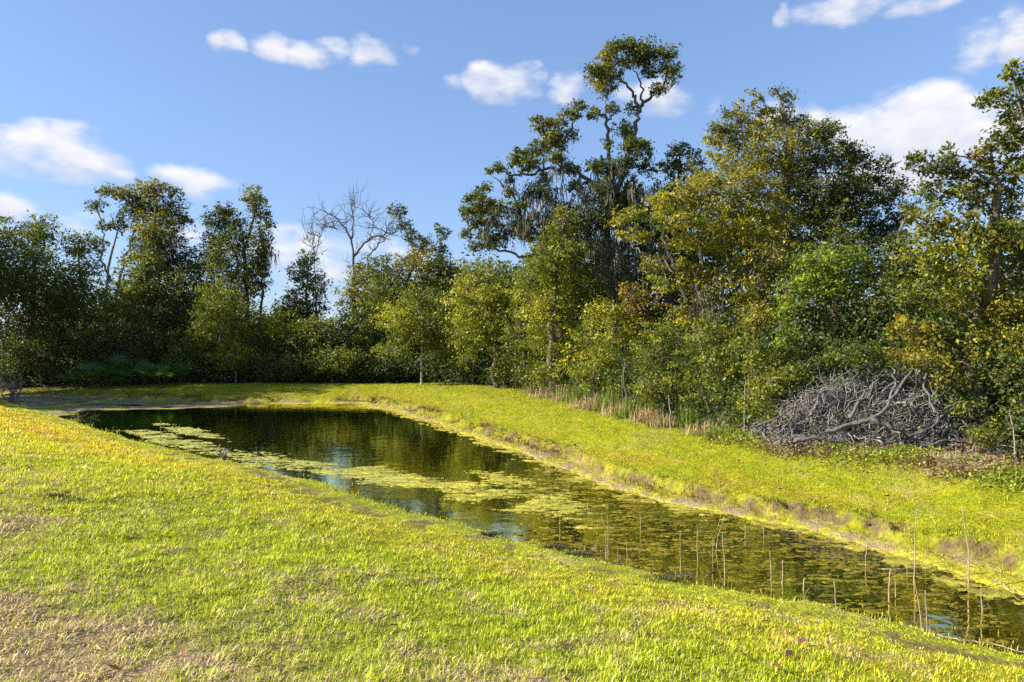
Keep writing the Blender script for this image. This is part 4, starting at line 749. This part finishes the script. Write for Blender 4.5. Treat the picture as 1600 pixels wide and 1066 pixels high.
for k, (px, py, h, n, sp_, cc, lab) in enumerate([
 (838,612,.75,240,.55,MIXC,'tan grass tuft at the left start of the dry grass strip'),(860,618,.7,260,.6,TAN,'pinkish tan drooping tuft, second in the dry grass strip'),(884,624,.75,260,.6,MIXC,'mixed green and tan tuft under the cone shaped tree'),(905,627,1.05,240,.5,GRN,'tall green tuft right of the cone shaped tree'),(918,635,.6,260,.5,TAN,'bleached tuft in front of the tall green one'),(938,638,.7,260,.5,MIXC,'straw and green tuft left of the reed like tall tuft'),(955,641,1.0,240,.42,GRN,'reed like tall green tuft in the middle of the strip'),(968,646,.55,240,.42,TAN,'short pale tuft beside the reed like one'),(985,650,.8,240,.4,GRN,'green tuft below the orange topped shrub'),(1010,655,.6,240,.4,TAN,'bleached fallen tuft before the round leafy shrub'),(1035,662,.45,180,.35,MIXC,'low tuft next to the short bare stub'),(1078,664,.75,200,.25,GRN,'narrow bright green tuft by the dark hollow'),(1098,674,.4,180,.3,TAN,'low brown tuft under the leaning tree'),(1148,668,.7,230,.35,MIXC,'leafy tan tuft at the foot of the thin pale sapling'),(1120,680,.4,180,.35,GRN,'green weedy tuft left of the brush pile'),(1480,722,.32,240,.2,[(.55,.42,.30),(.60,.48,.36)],'pale bleached bunch grass before the brush pile'),(1510,700,.4,160,.2,TAN,'tan bunch grass at the right end of the brush pile')]):
    tuft(lab, px, py, h, n, sp_, cc, 300+k)
# weeds strip in front of pile : uncountable ground cover
g = np.random.default_rng(44); n = 2600; px = g.uniform(1100, 1640, n); yb = np.interp(px, [1100,1200,1300,1400,1500,1600,1640], [672,692,702,713,729,748,756]); py = yb+g.normal(size=n)*7-4
Yg = (CAMZ-.7)*FPX/(py-CY); Xg = (px-CX)/FPX*Yg; Zg = terrain(Xg, Yg)[0]; k = 16
P = np.stack([Xg, Yg, Zg+.04+.13*fbm(Xg*2.2, Yg*2.2, 9)], 1)[:, None]+g.normal(size=(n, k, 3))*[.08, .08, .06]; P[:, :, 2] = np.maximum(P[:, :, 2], (Zg+.01)[:, None])
pa = np.array([(.14,.18,.02),(.28,.31,.03),(.17,.12,.05),(.34,.25,.14),(.18,.24,.02)]); sel = (vn(Xg*1.3, Yg*1.3, 7)*4.99+g.uniform(-.8, .8, n)).clip(0, 4).astype(int)
col = (pa[sel][:, None]*(.6+.8*g.random((n, k, 1)))).reshape(-1, 3); V, Q, C_ = leaves(P.reshape(-1, 3), .05, col, None, g)
o = build('weeds', V, Q, M_leaf, None, C_); tag(o, 'low weeds and dead leaves edging the lawn before the brush pile', 'weeds', kind='stuff')
# leaf litter under the far wood edge and scattered on the lawns
n = 900; th = g.uniform(-.7, .7, n); r = g.uniform(3, 30, n); X_ = r*np.sin(th); Y_ = r*np.cos(th); zz, dn_, df_, dp, mm = terrain(X_, Y_); ok = (df_ > .5) | ((dn_ > .3) & (g.random(n) < .3)); X_, Y_, zz = X_[ok], Y_[ok], zz[ok]
V, Q, C_ = leaves(np.stack([X_, Y_, zz+.045], 1), .075, np.array([.20, .10, .05])*(.5+.9*g.random((len(X_), 1))), np.array([0, 0, 1.5]), g)
o = build('fallen_leaves', V, Q, M_leaf, None, C_); tag(o, 'small brown fallen leaves scattered over the lawns', 'fallen leaves', kind='stuff')
# dark clods along the near toe
for k, (px, py, s, lab) in enumerate([(1045,913,.16,'dark clump of wet matted grass near the shore, right of centre'),(905,868,.14,'dark clump of matted grass directly in front of the crossing stalks'),(868,860,.10,'small dark clump just left of a bigger one near shore'),(765,842,.08,'tiny dark clod on the near shore under the algae raft'),(82,764,.12,'dark clod on the yellow slope at the left edge')]):
    x, Y = W0(px, py, .15); tuft(lab, px, py, .05, 1, .01, GRN, 1) if False else None
    x, Y = W0(px, py, .16 if px > 200 else 1.0); G = Geo(); g = np.random.default_rng(600+k); cols = np.array([(.05,.05,.02),(.09,.08,.04),(.07,.05,.035)])
    for _ in range(320):
        b0 = np.array([g.normal()*s, g.normal()*s*.5, 0]); a = g.uniform(0, 6.28); l_ = g.uniform(.03, .07); d = np.array([math.cos(a), math.sin(a), g.uniform(.1, .9)])*l_; sdv = np.array([-math.sin(a), math.cos(a), 0])*.004
        G.add([b0-sdv, b0+sdv, b0+d*.6+sdv+[0, 0, .01], b0+d*.6-sdv+[0, 0, .01], b0+d], [[0, 1, 2, 3]], [[3, 2, 4]], cols[g.integers(3)])
    o = G.build('grass_clump', M_grass, None, loc=(x, Y, gz(x, Y)+.015)); tag(o, lab, 'grass clump', 'dark clumps on the near bank')
x, Y = W0(237, 1056, 1.35); V, Q, C_ = leaves(np.array([[0, 0, .02]]), .10, np.array([[.16, .06, .03]]), np.array([0, 0, 2.]), np.random.default_rng(1)); zc = gz(x, Y)
o = build('fallen_leaf', V, Q, M_leaf, None, C_, loc=(x, Y, zc+.03)); tag(o, 'single dark brown leaf on the grass at the bottom left of the photo', 'leaf')
